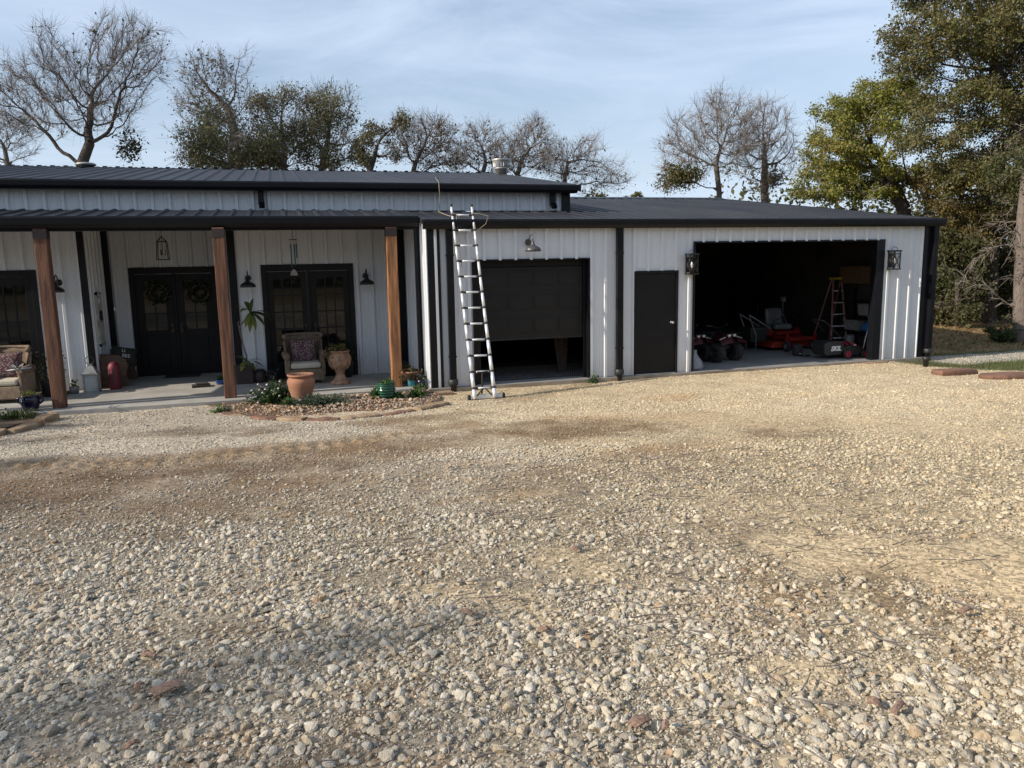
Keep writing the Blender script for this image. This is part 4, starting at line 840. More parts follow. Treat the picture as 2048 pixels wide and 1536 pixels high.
tree('oak_tree', 'ochre leaved oak standing between garage corner and reddish cedar trunk', b, t, env(d, [(1910, 360, 65, 60, 1.8), (1960, 420, 75, 55, 2), (1900, 440, 40, 50, 1.4), (2020, 350, 50, 60, 1.6), (1925, 480, 50, 35, 1.5), (2060, 420, 50, 60, 1.6), (1990, 500, 60, 45, 1.6), (2050, 300, 50, 60, 1.6)]), 1200, .36, 73, 'bark', .2, leaf=[(40000, .082, [(.16, .125, .04), (.12, .10, .035), (.19, .14, .045), (.085, .085, .03)], None)], twigs=4, twl=.5)
cb = at(2042, 690, Z=-.2); dC = float((cb-CAM) @ _fw)
b, t = stem(dC, [(2041, 660), (2043, 560), (2046, 430), (2060, 250)], -.2)
tree('cedar_tree', 'cedar with pale peeling trunk and drooping bare lower branches at the right edge', b, t, env(dC, [(1975, 560, 50, 8, 1.2), (1960, 590, 45, 5, .9), (1990, 520, 60, 10, 1.2), (2000, 470, 60, 20, 1.4), (2110, 540, 40, 40, 1.4), (2080, 330, 70, 90, 1.6), (1950, 545, 40, 6, .8), (2050, 440, 45, 50, 1.4)]), 380, .28, 74, 'cedar_bark', .19, leaf=[(9000, .08, DKG+[(.13, .12, .05)], lambda q: q[:, 2] > 3.0), (900, .07, [(.13, .11, .05), (.09, .09, .04)], None)], twigs=3, twl=.45, hang=.45)
for i, (u, v, dd, lobes, cnt, lab, cols) in enumerate([
    (1915, 660, 26.5, [(1910, 560, 45, 60, 1.6), (1900, 490, 35, 45, 1.2), (1895, 620, 30, 45, 1.2)], 16200, 'dark leafy thicket tree right behind the garage corner', DKG+[(.085, .075, .03)]),
    (1965, 660, 29, [(1960, 590, 60, 60, 1.8), (1975, 520, 55, 45, 1.6)], 14850, 'dark bushy tree deep in the thicket behind the pale cedar branches', DKG),
    (2060, 660, 30, [(2050, 570, 60, 80, 1.8), (2080, 480, 50, 60, 1.6)], 12150, 'shady evergreen bush standing behind the cedar trunk', DKG),
    (1880, 650, 33, [(1880, 470, 50, 80, 2), (1920, 520, 50, 80, 2), (1960, 450, 50, 60, 2)], 16200, 'tall shaded tree at the back of the thicket above the garage corner', DKG)]):
    b, t = stem(dd, [(u, 640), (u, 600)], -.25)
    tree('thicket_tree', lab, b, t, env(dd, lobes), 420, .36, 80+i, 'bark', .11, leaf=[(cnt, .10, cols, None)], twigs=3, twl=.5, group='thicket right of the garage')
b = at(2008, 690, Z=-.2); dd = float((b-CAM) @ _fw); _, t = stem(dd, [(2010, 680), (2010, 668)], -.2)
tree('cedar_shrub', 'small bright green young cedar at the foot of the cedar trunk', _, t, env(dd, [(2008, 662, 26, 22, .5), (2035, 670, 18, 18, .4), (2015, 640, 14, 14, .3)]), 260, .12, 91, 'bark', .03, tip=.006, leaf=[(5200, .045, [(.05, .085, .025), (.075, .11, .035), (.04, .06, .02)], None)], twigs=4, twl=.22, twr=.003, cat='shrub')
# woods too dense to count: the far side of the clearing, and the tree line across the yard
def woods(name, label, n, boxes, seed, size, cols):
    r = np.random.default_rng(seed); C = []
    for (x0, x1, y0, y1, z0, z1, w_) in boxes:
        k = int(n*w_); u = r.uniform(size=(k, 3)); c = np.stack([x0+(x1-x0)*u[:, 0], y0+(y1-y0)*u[:, 1], z0+(z1-z0)*u[:, 2]], 1)
        top = z1*(.55+.45*np.clip(.5+.5*np.sin(c[:, 0]*.7+c[:, 1]*.5)+.3*np.sin(c[:, 0]*2.1), 0, 1)); C.append(c[c[:, 2] < top])
    C = np.concatenate(C); V, Fc = leaves_np(C, size, r); cl = np.array(cols); col = cl[r.integers(0, len(cl), len(C))]*r.uniform(.7, 1.3, (len(C), 1))
    T = np.stack([r.choice(C[:, 0], 160), r.choice(C[:, 1], 160), np.zeros(160)-.3], 1)
    o = mesh_np(name, V, Fc, 'leaf', tint=np.repeat(col, 4, 0)); return tag(o, label, 'woods', kind='stuff')
woods('far_woods', 'dark dense woods closing the clearing beyond the cedar', 42000, [(20, 46, 13, 24, -.3, 7, .55), (24, 44, 2, 13, -.3, 8, .45)], 5, .26, DKG+[(.08, .065, .03)])
woods('tree_line', 'leafy tree line across the yard opposite the house', 34000, [(-34, 40, -50, -38, .3, 13, 1.0)], 6, .55, OAKB+DKG)

# ------------------------------------------------------------------ telescopic ladder
bl, br = np.array((.541, -1.226, -.05)), np.array((.906, -1.213, -.05)); tl, tr_ = np.array((.470, -.075, 3.33)), np.array((.850, -.075, 3.33))
lad = thing('ladder', 'silver telescopic ladder leaning on the gutter in front of the small garage door', 'ladder', ((bl[0]+br[0])/2, -1.22, -.05))
def lp(a, b, z): return a+(b-a)*((z-a[2])/(b[2]-a[2]))
RZ = [.13+i*.2745 for i in range(12)]
for a, b in ((bl, tl), (br, tr_)):
    m = MB(); zs = [-.05]+RZ+[3.30]
    for i in range(len(zs)-1):
        r = .034-.0012*i; m.tube([lp(a, b, zs[i]), lp(a, b, zs[i+1]-.003)], r, 16)
    rail = m.build('rail', 'aluminium', lad)
    m = MB(); m.tube([lp(a, b, 3.30), lp(a, b, 3.345)], .024, 14); m.build('end_cap', 'black_plastic', rail)
    for i, z in enumerate(RZ):
        m = MB(); r = .041-.0012*i; m.tube([lp(a, b, z-.014), lp(a, b, z+.014)], r, 16); s = 1 if a is bl else -1; p = lp(a, b, z); m.tube([p, p+np.array((s*.075, 0, 0))], .019, 10); m.build('collar', 'black_plastic', rail)
for z in RZ:
    p, q = lp(bl, tl, z), lp(br, tr_, z); m = MB(); d = q-p; m.tube([p+d*.16, q-d*.16], .0175, 10); m.build('rung', 'aluminium', lad)
m = MB(); m.cbox((.765, -1.16, -.02), (.60, .055, .075)); sb = m.build('stabiliser_bar', 'aluminium', lad, bevel=.006)
for x in (.455, 1.075): m = MB(); m.cbox((x, -1.16, -.025), (.05, .075, .09)); m.build('rubber_foot', 'rubber', sb, bevel=.008)
m = MB(); p = lp(bl, tl, RZ[0]); q = lp(br, tr_, RZ[0]); c = (p+q)/2
m.tube([c+np.array((-.01, -.01, 0)), (bl[0]+.05, -1.19, -.0)], .012, 8); m.tube([c+np.array((.02, -.01, 0)), (br[0]-.05, -1.19, -.0)], .012, 8); m.build('brace', 'black_plastic', lad)
m = MB(); c2 = (lp(bl, tl, RZ[1])+lp(br, tr_, RZ[1]))/2
m.tube([c2+np.array((-.09, -.02, .0)), c2+np.array((0, -.035, -.01)), c2+np.array((.10, -.02, .0))], .016, 8)
m.tube([c2+np.array((0, -.035, -.01)), c2+np.array((-.01, -.06, -.16)), c2+np.array((-.02, -.09, -.29)), c2+np.array((-.035, -.10, -.38))], [.014, .017, .019, .012], 8); m.build('strap', 'black_fabric', lad)
# rope tied to the ladder and thrown over the roof
def upz(y): return 3.91+(y-2.12)*.1491+.035
m = MB()
pts = [(1.25, 5.2, upz(5.2)), (1.02, 4.0, upz(4.0)), (.86, 3.0, upz(3.0)), (.70, 2.12, upz(2.12)+.01), (.690, 2.06, 3.93), (.705, 2.07, 3.66), (.715, 2.20, roofz(2.2)+.06), (.60, 1.75, roofz(1.75)+.045), (.55, 1.0, roofz(1)+.045), (.52, .25, roofz(.25)+.05), tuple(lp(bl, tl, RZ[11])+np.array((.06, .03, .03)))]
m.tube(pts, .0075, 6); e = lp(bl, tl, RZ[11]); f_ = lp(br, tr_, RZ[11])
m.tube([e+np.array((.07, -.02, .02)), e+np.array((.075, -.035, -.12)), e+np.array((.085, -.03, -.29)), e+np.array((.09, -.03, -.55)), e+np.array((.15, -.03, -.95))], .006, 6)
m.tube([e+np.array((.10, -.02, .0)), e+np.array((.16, -.01, -.15)), e+np.array((.22, -.03, -.26)), f_+np.array((0, -.04, -.275))], .006, 6)
m.tube([f_+np.array((0, .0, .03)), f_+np.array((.13, -.02, .02)), f_+np.array((.27, -.08, -.02)), f_+np.array((.22, -.09, -.16)), f_+np.array((.10, -.08, -.25)), f_+np.array((.0, -.05, -.27))], .006, 6)
tag(m.build('rope', 'rope', None, (.60, 1, 3.2)), 'thin tan rope tied to the ladder top and thrown over the upper roof', 'rope')

# ------------------------------------------------------------------ lamps
def barn_lamp(x, y, z, mat, label, s=1.0, group='barn style wall lamps'):
    t = thing('wall_lamp', label, 'lamp', (x, y, z), group=group)
    m = MB(); m.lathe((x, y, z+.12*s), [(.062*s, 0), (.062*s, -.016), (.05*s, -.024), (.02, -.03)][::-1], 22, axis='y'); m.build('back_plate', mat, t)
    m = MB(); m.tube([(x, y-.02, z+.12*s), (x, y-.07, z+.16*s), (x, y-.13, z+.235*s), (x, y-.20, z+.265*s), (x, y-.26, z+.24*s), (x, y-.285, z+.18*s), (x, y-.285, z+.11*s)], .0105*s, 10); m.build('arm', mat, t)
    m = MB(); m.lathe((x, y-.285, z), [(.018*s, .135*s), (.024*s, .13*s), (.03*s, .085*s), (.045*s, .06*s), (.085*s, .038*s), (.125*s, .015*s), (.145*s, -.015*s), (.148*s, -.055*s), (.140*s, -.055*s), (.135*s, -.02*s), (.03*s, .05*s)], 30, cap=False); m.build('shade', mat, t)
    m = MB(); m.sphere((x, y-.285, z-.01*s), .03*s); m.build('bulb', 'bulb', t)
    return t
barn_lamp(1.935, -.036, 2.535, 'lamp_zinc', 'grey barn lamp with goose neck above the half open garage door')
barn_lamp(-3.19, 2.37, 1.95, 'lamp_black', 'black barn lamp on porch wall above the tall potted plant')
barn_lamp(-.87, 2.37, 1.945, 'lamp_black', 'black barn lamp on porch wall beside the pale orange post')
barn_lamp(-6.56, 2.37, 1.945, 'lamp_black', 'black barn lamp half hidden behind the leftmost reddish post')
def coach(x, label):
    y, z0, z1, wd = -.036, 2.0, 2.365, .086
    t = thing('wall_lantern', label, 'lantern', (x, y, z0), group='black lanterns beside the big garage opening')
    m = MB(); yc = y-.105
    for dx in (-wd, wd):
        for dy in (-.08, .08): m.box(x+dx-.009, x+dx+.009, yc+dy-.009, yc+dy+.009, z0, z1)
    m.box(x-wd-.02, x+wd+.02, yc-.10, yc+.10, z0-.02, z0+.004); m.box(x-wd-.02, x+wd+.02, yc-.10, yc+.10, z1, z1+.035); m.box(x-wd, x+wd, yc-.08, yc+.08, z1-.055, z1-.035)
    for sy in (-.08, .08):
        m.tube([(x-wd, yc+sy, z0), (x+wd, yc+sy, z1-.045)], .006, 6); m.tube([(x+wd, yc+sy, z0), (x-wd, yc+sy, z1-.045)], .006, 6)
    for sx in (-wd, wd):
        m.tube([(x+sx, yc-.08, z0), (x+sx, yc+.08, z1-.045)], .006, 6); m.tube([(x+sx, yc+.08, z0), (x+sx, yc-.08, z1-.045)], .006, 6)
    m.build('cage', 'lamp_black', t)
    m = MB(); m.tube([(x+.08*math.cos(a), yc, z1+.03+.075*math.sin(a)) for a in np.linspace(0, math.pi, 12)], .006, 6); m.build('ring', 'lamp_black', t)
    m = MB(); m.box(x-.06, x+.06, y-.02, y, z0+.03, z1-.03); m.build('back_plate', 'lamp_black', t)
    m = MB(); m.lathe((x, yc, z0), [(.022, 0), (.022, .10), (.014, .11)], 12); m.build('candle_sleeve', 'lamp_black', t)
    m = MB(); m.lathe((x, yc, z0), [(.010, .11), (.022, .14), (.026, .17), (.016, .215), (.002, .245)], 14); m.build('bulb', 'bulb', t)
coach(5.335, 'black cross braced wall lantern between the plain side door and the big opening'); coach(10.27, 'black cross braced wall lantern right of the big garage opening')
# pendant over the entry
px_, py_ = -4.83, 3.2; t = thing('pendant_lantern', 'open black pendant lantern hanging above the entry doors', 'lantern', (px_, py_, 2.47))
m = MB(); a, b, z0, z1 = .11, .085, 2.47, 2.83
for sx in (-1, 1):
    for sy in (-1, 1):
        m.tube([(px_+sx*a, py_+sy*a, z0), (px_+sx*b, py_+sy*b, z1)], .008, 6); m.tube([(px_+sx*b, py_+sy*b, z1), (px_, py_, z1+.11)], .007, 6)
for q, z in ((a, z0), (b, z1)): m.tube([(px_-q, py_-q, z), (px_+q, py_-q, z), (px_+q, py_+q, z), (px_-q, py_+q, z)], .008, 6, closed=True)
m.build('cage', 'lamp_black', t)
m = MB(); m.tube([(px_, py_, z1+.1), (px_, py_, 3.36)], .006, 6); m.build('chain', 'lamp_black', t)
m = MB(); m.tube([(px_, py_, z1+.1), (px_, py_, z0+.1)], .006, 6)
for k in range(3): q = k*2.094; m.tube([(px_, py_, z0+.1), (px_+.05*math.cos(q), py_+.05*math.sin(q), z0+.09), (px_+.055*math.cos(q), py_+.055*math.sin(q), z0+.2)], .007, 6)
m.build('candelabra', 'lamp_black', t)
# wind chime
cx, cy = -2.30, 1.2; t = thing('wind_chime', 'teal tubed wind chime hanging from the porch ceiling', 'wind chime', (cx, cy, 2.4))
m = MB(); m.lathe((cx, cy, 2.78), [(.01, .012), (.075, .01), (.075, -.004), (.01, -.006)], 16)
for k in range(4): m.sphere((cx, cy, 2.84+k*.07), .011, 8, 6)
m.tube([(cx, cy, 2.78), (cx, cy, 3.15)], .003, 5); m.build('top_disc', 'lamp_black', t)
for k in range(5):
    q = k*1.257; x, y = cx+.055*math.cos(q), cy+.055*math.sin(q); z1 = 2.70; z0 = z1-.26-.045*((k*2) % 5)
    m = MB(); m.tube([(x, y, z0), (x, y, z1)], .0125, 8); m.tube([(x, y, z1), (x, y, 2.78)], .002, 4); m.build('tube', 'chime_teal', t)
# wall shutter with arched grille on the entry's side wall
sx_ = -6.075; t = thing('wall_ornament', 'weathered arched window frame hung on the ribbed entry side wall', 'wall decor', (sx_, 3.1, 1.1))
m = MB(); y0, y1, z0, z1 = 2.90, 3.30, .78, 1.85
m.box(sx_-.02, sx_+.02, y0, y0+.05, z0, z1); m.box(sx_-.02, sx_+.02, y1-.05, y1, z0, z1); m.box(sx_-.02, sx_+.02, y0, y1, z0, z0+.05); m.box(sx_-.02, sx_+.02, y0, y1, z1-.05, z1)
m.tube([(sx_, (y0+y1)/2+.16*math.cos(a), 1.62+.16*math.sin(a)) for a in np.linspace(0, math.pi, 12)], .013, 6)
for y in (2.99, 3.06, 3.14, 3.21): m.box(sx_-.008, sx_+.008, y-.01, y+.01, z0, 1.62)
m.box(sx_-.01, sx_+.01, y0, y1, 1.18, 1.23); m.build('frame', 'weathered_white', t)
m = MB(); m.lathe((sx_+.02, 3.1, 1.38), [(.10, 0), (.11, .02), (.05, .03)], 14, axis='x'); m.build('rosette', 'lamp_black', t)
# wreaths
def wreath(x, z, label):
    r = np.random.default_rng(int(abs(x)*100)); t = thing('wreath', label, 'wreath', (x, 3.96, z), group='wreaths on the entry doors')
    m = MB(); m.tube([(x+.17*math.cos(a), 3.965, z+.17*math.sin(a)) for a in np.linspace(0, 6.283, 20)[:-1]], .02, 6, closed=True); m.build('hoop', 'twig', t)
    a = r.uniform(0, 6.283, 420); q = .17+r.normal(0, .045, 420); C = np.stack([x+q*np.cos(a), 3.955+r.normal(0, .02, 420), z+q*np.sin(a)], 1); V, Fc = leaves_np(C, .07, r, .4)
    mesh_np('foliage', V-np.array((x, 3.96, z)), Fc, 'leaf', t, tint=np.repeat(np.array([(.05, .06, .03)])*r.uniform(.5, 1.6, (420, 1)), 4, 0))
wreath(-5.08, 1.78, 'dark leafy wreath on the left entry door'); wreath(-4.26, 1.76, 'dark leafy wreath on the right entry door near the middle post')
# white bell shaped tag hung at the french door's head
m = MB(); q = at(588, 545, Y=2.36); m.prism([(q[0]-.075, q[2]-.06), (q[0]+.075, q[2]-.06), (q[0]+.06, q[2]), (q[0]+.02, q[2]+.06), (q[0]-.02, q[2]+.06), (q[0]-.06, q[2])], 'y', 2.352, 2.366)
tag(m.build('door_tag', 'weathered_white', None, tuple(q), bevel=.004), 'pale bell shaped tag hanging at the head of the french doors', 'ornament')

# ------------------------------------------------------------------ plants
def foliage(name, C, size, cols, parent, seed=1, asp=.5, mat='leaf', up=.3):
    r = np.random.default_rng(seed); V, Fc = leaves_np(np.asarray(C), size, r, asp, up); cl = np.array(cols)
    col = cl[r.integers(0, len(cl), len(C))]*r.uniform(.7, 1.3, (len(C), 1)); root = parent
    while root.parent: root = root.parent
    return mesh_np(name, V-np.array(root.location), Fc, mat, parent, tint=np.repeat(col, 4, 0))
def dome(c, rx, ry, rz, n, seed, shell=.5):
    r = np.random.default_rng(seed); d = r.normal(size=(n, 3)); d /= np.linalg.norm(d, axis=1, keepdims=True); d[:, 2] = np.abs(d[:, 2]); q = shell+(1-shell)*r.uniform(size=(n, 1))
    lump = 1+.18*np.sin(d[:, :1]*7+seed)+.15*np.sin(d[:, 1:2]*9+2*seed); return np.array(c)+d*q*lump*np.array((rx, ry, rz))
GREEN = [(.045, .10, .025), (.06, .13, .035), (.035, .075, .02), (.09, .15, .04)]
def pot(name, label, c, prof, mat, n=32, soil_z=None, soil_r=None, cat='pot', group=None):
    t = thing(name, label, cat, c, group=group); m = MB(); m.lathe(c, prof, n, cap=False); m.build('pot_body', mat, t)
    if soil_z: m = MB(); m.lathe(c, [(soil_r, soil_z), (.001, soil_z+.012)], n, cap=False); m.build('soil', 'soil', t)
    return t
# big terracotta pot in the pebble bed
tx = at(603, 780, Y=-.5); cz = .005
c = (float(tx[0]), -.5, cz)
t = pot('terracotta_pot', 'large bulbous terracotta pot of bare soil standing in the pebble bed', c, [(.001, 0), (.145, 0), (.15, .02), (.17, .06), (.215, .24), (.235, .33), (.225, .37), (.195, .405), (.185, .415), (.215, .425), (.228, .445), (.222, .462), (.20, .464), (.185, .44), (.175, .40)], 'terracotta', soil_z=.405, soil_r=.18)
r = random.Random(3); m = MB()
for _ in range(60):
    a, q = r.uniform(0, 6.28), r.uniform(0, .16); m.tube([(c[0]+q*math.cos(a), c[1]+q*math.sin(a), cz+.40), (c[0]+q*math.cos(a)+r.uniform(-.05, .05), c[1]+q*math.sin(a)+r.uniform(-.05, .05), cz+.43+r.uniform(0, .06))], .003, 3)
m.build('dead_stems', 'wood_chip', t)
# green ridged pot
g_ = at(773, 790, Y=-.62); c = (float(g_[0]), -.62, -.02); prof = [(.001, 0), (.11, 0), (.115, .015)]
for k in range(5): z = .03+k*.045; q = .125+.03*math.sin(.5+k*.45); prof += [(q, z), (q+.012, z+.018), (q+.012, z+.028), (q, z+.042)]
prof += [(.155, .262), (.162, .272), (.150, .276), (.14, .25)]
t = pot('green_pot', 'small ribbed green glazed pot with trailing plant at the bed right end', c, prof, 'green_glaze', soil_z=.25, soil_r=.142)
foliage('foliage', np.concatenate([dome((c[0], c[1], .23), .12, .12, .08, 120, 4), dome((c[0]-.19, c[1]+.03, .03), .10, .1, .16, 160, 5), dome((c[0]+.19, c[1]-.03, -.03), .12, .10, .10, 160, 6)]), .05, GREEN, t, 3)
# shrub with pale flowers, ground cover, little green clumps
def clump(name, label, c, rx, ry, rz, n, size, cols, seed, cat='plant', asp=.5, flowers=0, group=None):
    t = thing(name, label, cat, c, group=group); C = dome(c, rx, ry, rz, n, seed, .25); foliage('foliage', C, size, cols, t, seed, asp, 'leaf_glossy')
    r = random.Random(seed); m = MB()
    for _ in range(14): a = r.uniform(0, 6.28); m.tube([c, (c[0]+rx*.5*math.cos(a), c[1]+ry*.5*math.sin(a), c[2]+rz*.6), (c[0]+rx*.85*math.cos(a), c[1]+ry*.85*math.sin(a), c[2]+rz*r.uniform(.5, .95))], .003, 4)
    m.build('stems', 'twig', t)
    for k in range(flowers):
        f = dome(c, rx*1.02, ry*1.02, rz*1.05, 1, seed*50+k, 1.0)[0]; f[1] = c[1]-abs(f[1]-c[1]); m = MB()
        for j in range(5): a = j*1.257; m.blade(f, (math.cos(a), -.35, math.sin(a)), .026, .022, 0, 3)
        m.build('flower', 'petal', t)
    return t
s_ = at(556, 800, Y=-.2); clump('flowering_shrub', 'leafy low shrub with pale pink blooms left of the terracotta pot', (float(s_[0]), -.25, -.03), .46, .30, .34, 1700, .062, [(.03, .06, .02), (.045, .085, .03), (.025, .045, .018)], 8, 'shrub', flowers=22)
s_ = at(628, 812, Y=-.72); clump('ground_cover_plant', 'low grey green ground cover spilling in front of the terracotta pot', (float(s_[0])+.10, -.80, -.03), .52, .24, .17, 2100, .034, [(.055, .085, .05), (.075, .11, .065), (.04, .06, .035)], 9, flowers=0)
s_ = at(578, 812, Y=-.7); clump('small_green_plant', 'small tight green tuft between flowering shrub and ground cover', (float(s_[0]), -.66, -.02), .14, .12, .13, 420, .035, GREEN, 10)
s_ = at(838, 790, Y=-.25); clump('small_green_plant', 'bright green bushy plant beside the dark glazed pot at the corner', (float(s_[0]), -.28, -.03), .17, .13, .15, 380, .05, GREEN, 12)
s_ = at(836, 802, Y=-.62); clump('small_green_plant', 'rounded green plant growing near the end edging stone', (float(s_[0]), -.62, -.03), .17, .13, .12, 380, .05, GREEN, 13)
s_ = gp(441, 825); clump('weed', 'small green weed at the foot of the bed left end beside the middle post', (float(s_[0]), float(s_[1]), float(s_[2])-.02), .17, .12, .17, 260, .04, GREEN, 14)
s_ = at(1190, 758, Y=-.16); clump('weed', 'green weed against the wall between garage door and downspout', (float(s_[0])-.03, -.15, -.10), .13, .08, .20, 200, .045, GREEN, 15)
# pebble bed and its edging stones
bx, by = np.array(BED).T; r = np.random.default_rng(21); n = 4600; x = r.uniform(-4.0, .1, n); y = r.uniform(-2.4, .1, n); k = inside(x, y, BED); x, y = x[k], y[k]
PEB = np.array([(.38, .26, .165), (.31, .19, .11), (.46, .34, .235), (.25, .155, .095), (.48, .38, .29), (.33, .27, .22)])
pz = -.068+.045*np.exp(-((x+1.8)**2/2+(y+.8)**2/.8))
tt = PEB[r.integers(0, 6, len(x))]*r.uniform(.6, 1.1, (len(x), 1)); tt = np.where((x[:, None] < -2.2), tt*np.array((1.02, .98, .92)), tt)
o = scatter('river_pebbles', np.stack([x, y, pz], 1), np.minimum(.023*np.exp(r.normal(0, .42, len(x))), .06), tt, 2, 6, .01, 'pebble', smooth=True, flat=.6); tag(o, 'tan and orange river pebbles filling the planting bed', 'pebbles', kind='stuff')
m = MB(); m.prism([(a, b) for a, b in BED], 'z', -.20, -.045); tag(m.build('bed_soil', 'soil', None, (0, 0, 0)), kind='structure')
def edge_stone(p, q, h, wd, mat, label, seed, tilt=.0):
    r = random.Random(seed); p, q = Vector(p), Vector(q); d = (q-p); ln = d.length; d.normalize(); s = Vector((-d.y, d.x, 0)); zb = gz1((p.x+q.x)/2, (p.y+q.y)/2)-.05; m = MB(); vs = []; k = 5
    for i in range(k+1):
        f = i/k; c = p+d*ln*f; a = wd*(.5+r.uniform(-.08, .06)); b = wd*(.5+r.uniform(-.08, .06)); e = r.uniform(-.012, .012)
        if i in (0, k): a *= .82; b *= .82
        for z, sh in ((zb, 1.0), (zb+h*.8, 1.0), (zb+h+e+tilt*(f-.5), .80)): vs += [c-s*a*sh+Vector((0, 0, z)), c+s*b*sh+Vector((0, 0, z+r.uniform(-.01, .01)))]
    fs = []
    for i in range(k):
        o0, o1 = i*6, i*6+6
        for u, v in ((0, 2), (2, 4), (4, 5), (5, 3), (3, 1)): fs.append((o0+u, o1+u, o1+v, o0+v))
    fs += [(0, 2, 4, 5, 3, 1), tuple(k*6+j for j in (1, 3, 5, 4, 2, 0))]
    m.add(vs, fs); c = (p+q)/2; o = m.build('edging_stone', mat, None, (c.x, c.y, zb), bevel=.008); return tag(o, label, 'stone', 'flat stones edging the planting beds')
E1 = [(-3.72, -.30), (-3.50, -.98), (-3.12, -1.52), (-2.72, -1.86), (-2.33, -2.20), (-1.83, -2.36), (-1.22, -2.24), (-.62, -1.95), (-.02, -1.50)]
LB = ['short edging stone half sunk at the bed left end near the middle post', 'low brown edging stone curving from the bed left end', 'dark edging stone sunk below the flowering shrub', 'yellowish edging stone in front of the terracotta pot', 'reddish brown edging stone right of the yellowish one', 'long flat edging stone at the bed front middle', 'dark faced edging stone below the green ribbed pot', 'thick tan edging stone ending the bed nearest the ladder']
for i in range(8):
    p, q = Vector(E1[i]), Vector(E1[i+1]); d = (q-p)*.04
    edge_stone((*(p+d), 0), (*(q-d), 0), [.06, .055, .08, .095, .085, .095, .07, .10][i], [.2, .2, .22, .22, .22, .24, .22, .24][i], ['slab_stone_red', 'slab_stone', 'slab_stone_red', 'slab_stone_pale', 'slab_stone_red', 'slab_stone', 'slab_stone_red', 'slab_stone_pale'][i], LB[i], i+3)
a, b, c_, d_ = gp(20, 868), gp(78, 852), gp(80, 846), gp(130, 826)
edge_stone((a[0], a[1], 0), (b[0], b[1], 0), .13, .24, 'slab_stone_pale', 'orange stained edging stone of the left bed, cut by the picture edge', 31); edge_stone((c_[0], c_[1], 0), (d_[0]-.02, d_[1]-.55, 0), .15, .26, 'slab_stone_pale', 'pale tilted edging stone at the foot of the leftmost post', 32, .05)
a = gp(-60, 872); edge_stone((a[0], a[1]-.1, 0), (gp(14, 868)[0], gp(14, 868)[1]-.05, 0), .12, .24, 'slab_stone', 'edging stone of the left bed running out of the picture', 33)
e_ = at(862, 790, Y=-.3); m = MB(); m.lathe((float(e_[0])-.18, -.3, -.05), [(.001, -.03), (.11, -.03), (.12, .03), (.09, .09), (.03, .11)], 9, smooth=False, sy=.7); tag(m.build('corner_rock', 'slab_stone_pale', None, (float(e_[0])-.18, -.3, -.05), bevel=.01), 'rounded orange rock against the white corner of the garage', 'rock')
box(.0, .34, -.42, -.20, -.12, -.035).build('splash_stone', 'slab_stone', None, (.15, -.3, -.1), bevel=.012); tag(bpy.data.objects['splash_stone'], 'flat tan paver lying below the black corner trim', 'stone')
# left bed: greenery and blue pot
s_ = at(40, 842, Y=-.05); clump('bed_greenery', 'dark green low plants in the bed at the left edge', (float(s_[0])-.05, -.10, -.06), .42, .24, .16, 1200, .04, [(.06, .085, .02), (.09, .12, .03), (.04, .06, .02)], 17)
m = MB(); m.prism([(-8.2, .07), (-8.2, -1.3), (-6.85, -1.2), (-6.42, -.35), (-6.38, .07)], 'z', -.2, -.04); tag(m.build('bed_soil', 'soil', None, (0, 0, 0)), kind='structure')
c = (float(at(65, 820, Z=0)[0]), .28, 0)
t = pot('blue_pot', 'dark cobalt glazed pot with three handles and small succulents at the left post', c, [(.001, 0), (.085, 0), (.10, .012), (.12, .05), (.148, .14), (.155, .19), (.145, .225), (.138, .24), (.155, .25), (.158, .262), (.146, .265), (.135, .235)], 'cobalt_glaze', soil_z=.24, soil_r=.137)
for a in (-.15, 2.95, 4.4):
    m = MB(); dx, dy = math.cos(a), math.sin(a); m.tube([(c[0]+.145*dx, c[1]+.145*dy, .22), (c[0]+.20*dx, c[1]+.20*dy, .205), (c[0]+.205*dx, c[1]+.205*dy, .16), (c[0]+.148*dx, c[1]+.148*dy, .12)], .016, 8); m.build('handle', 'cobalt_glaze', t)
foliage('foliage', dome((c[0], c[1], .25), .13, .13, .09, 220, 7), .04, [(.17, .18, .05), (.12, .14, .04), (.22, .2, .08)], t, 4)
# garden stake with small bird figures
q = at(54, 832, Y=-.02); m = MB(); m.tube([(q[0], -.02, -.10), (q[0]-.06, 0, .72)], .005, 6)
t = thing('garden_stake', 'thin metal garden stake with a long winged dragonfly ornament in front of the wicker chair', 'ornament', (float(q[0]), -.02, -.1)); m.build('rod', 'lamp_black', t)
m = MB(); h = np.array((q[0]-.06, 0, .72))
m.tube([h+np.array((-.16, 0, 0)), h+np.array((0, 0, .01)), h+np.array((.2, 0, .03))], [.006, .018, .008], 8)
for s in (-1, 1):
    for k in (0, 1): m.blade(h+np.array((.02-.05*k, 0, .02)), (.25-.5*k+s*.2, -s*.9, .35), .22, .055, .1, 4)
m.build('dragonfly', 'lantern_metal', t)

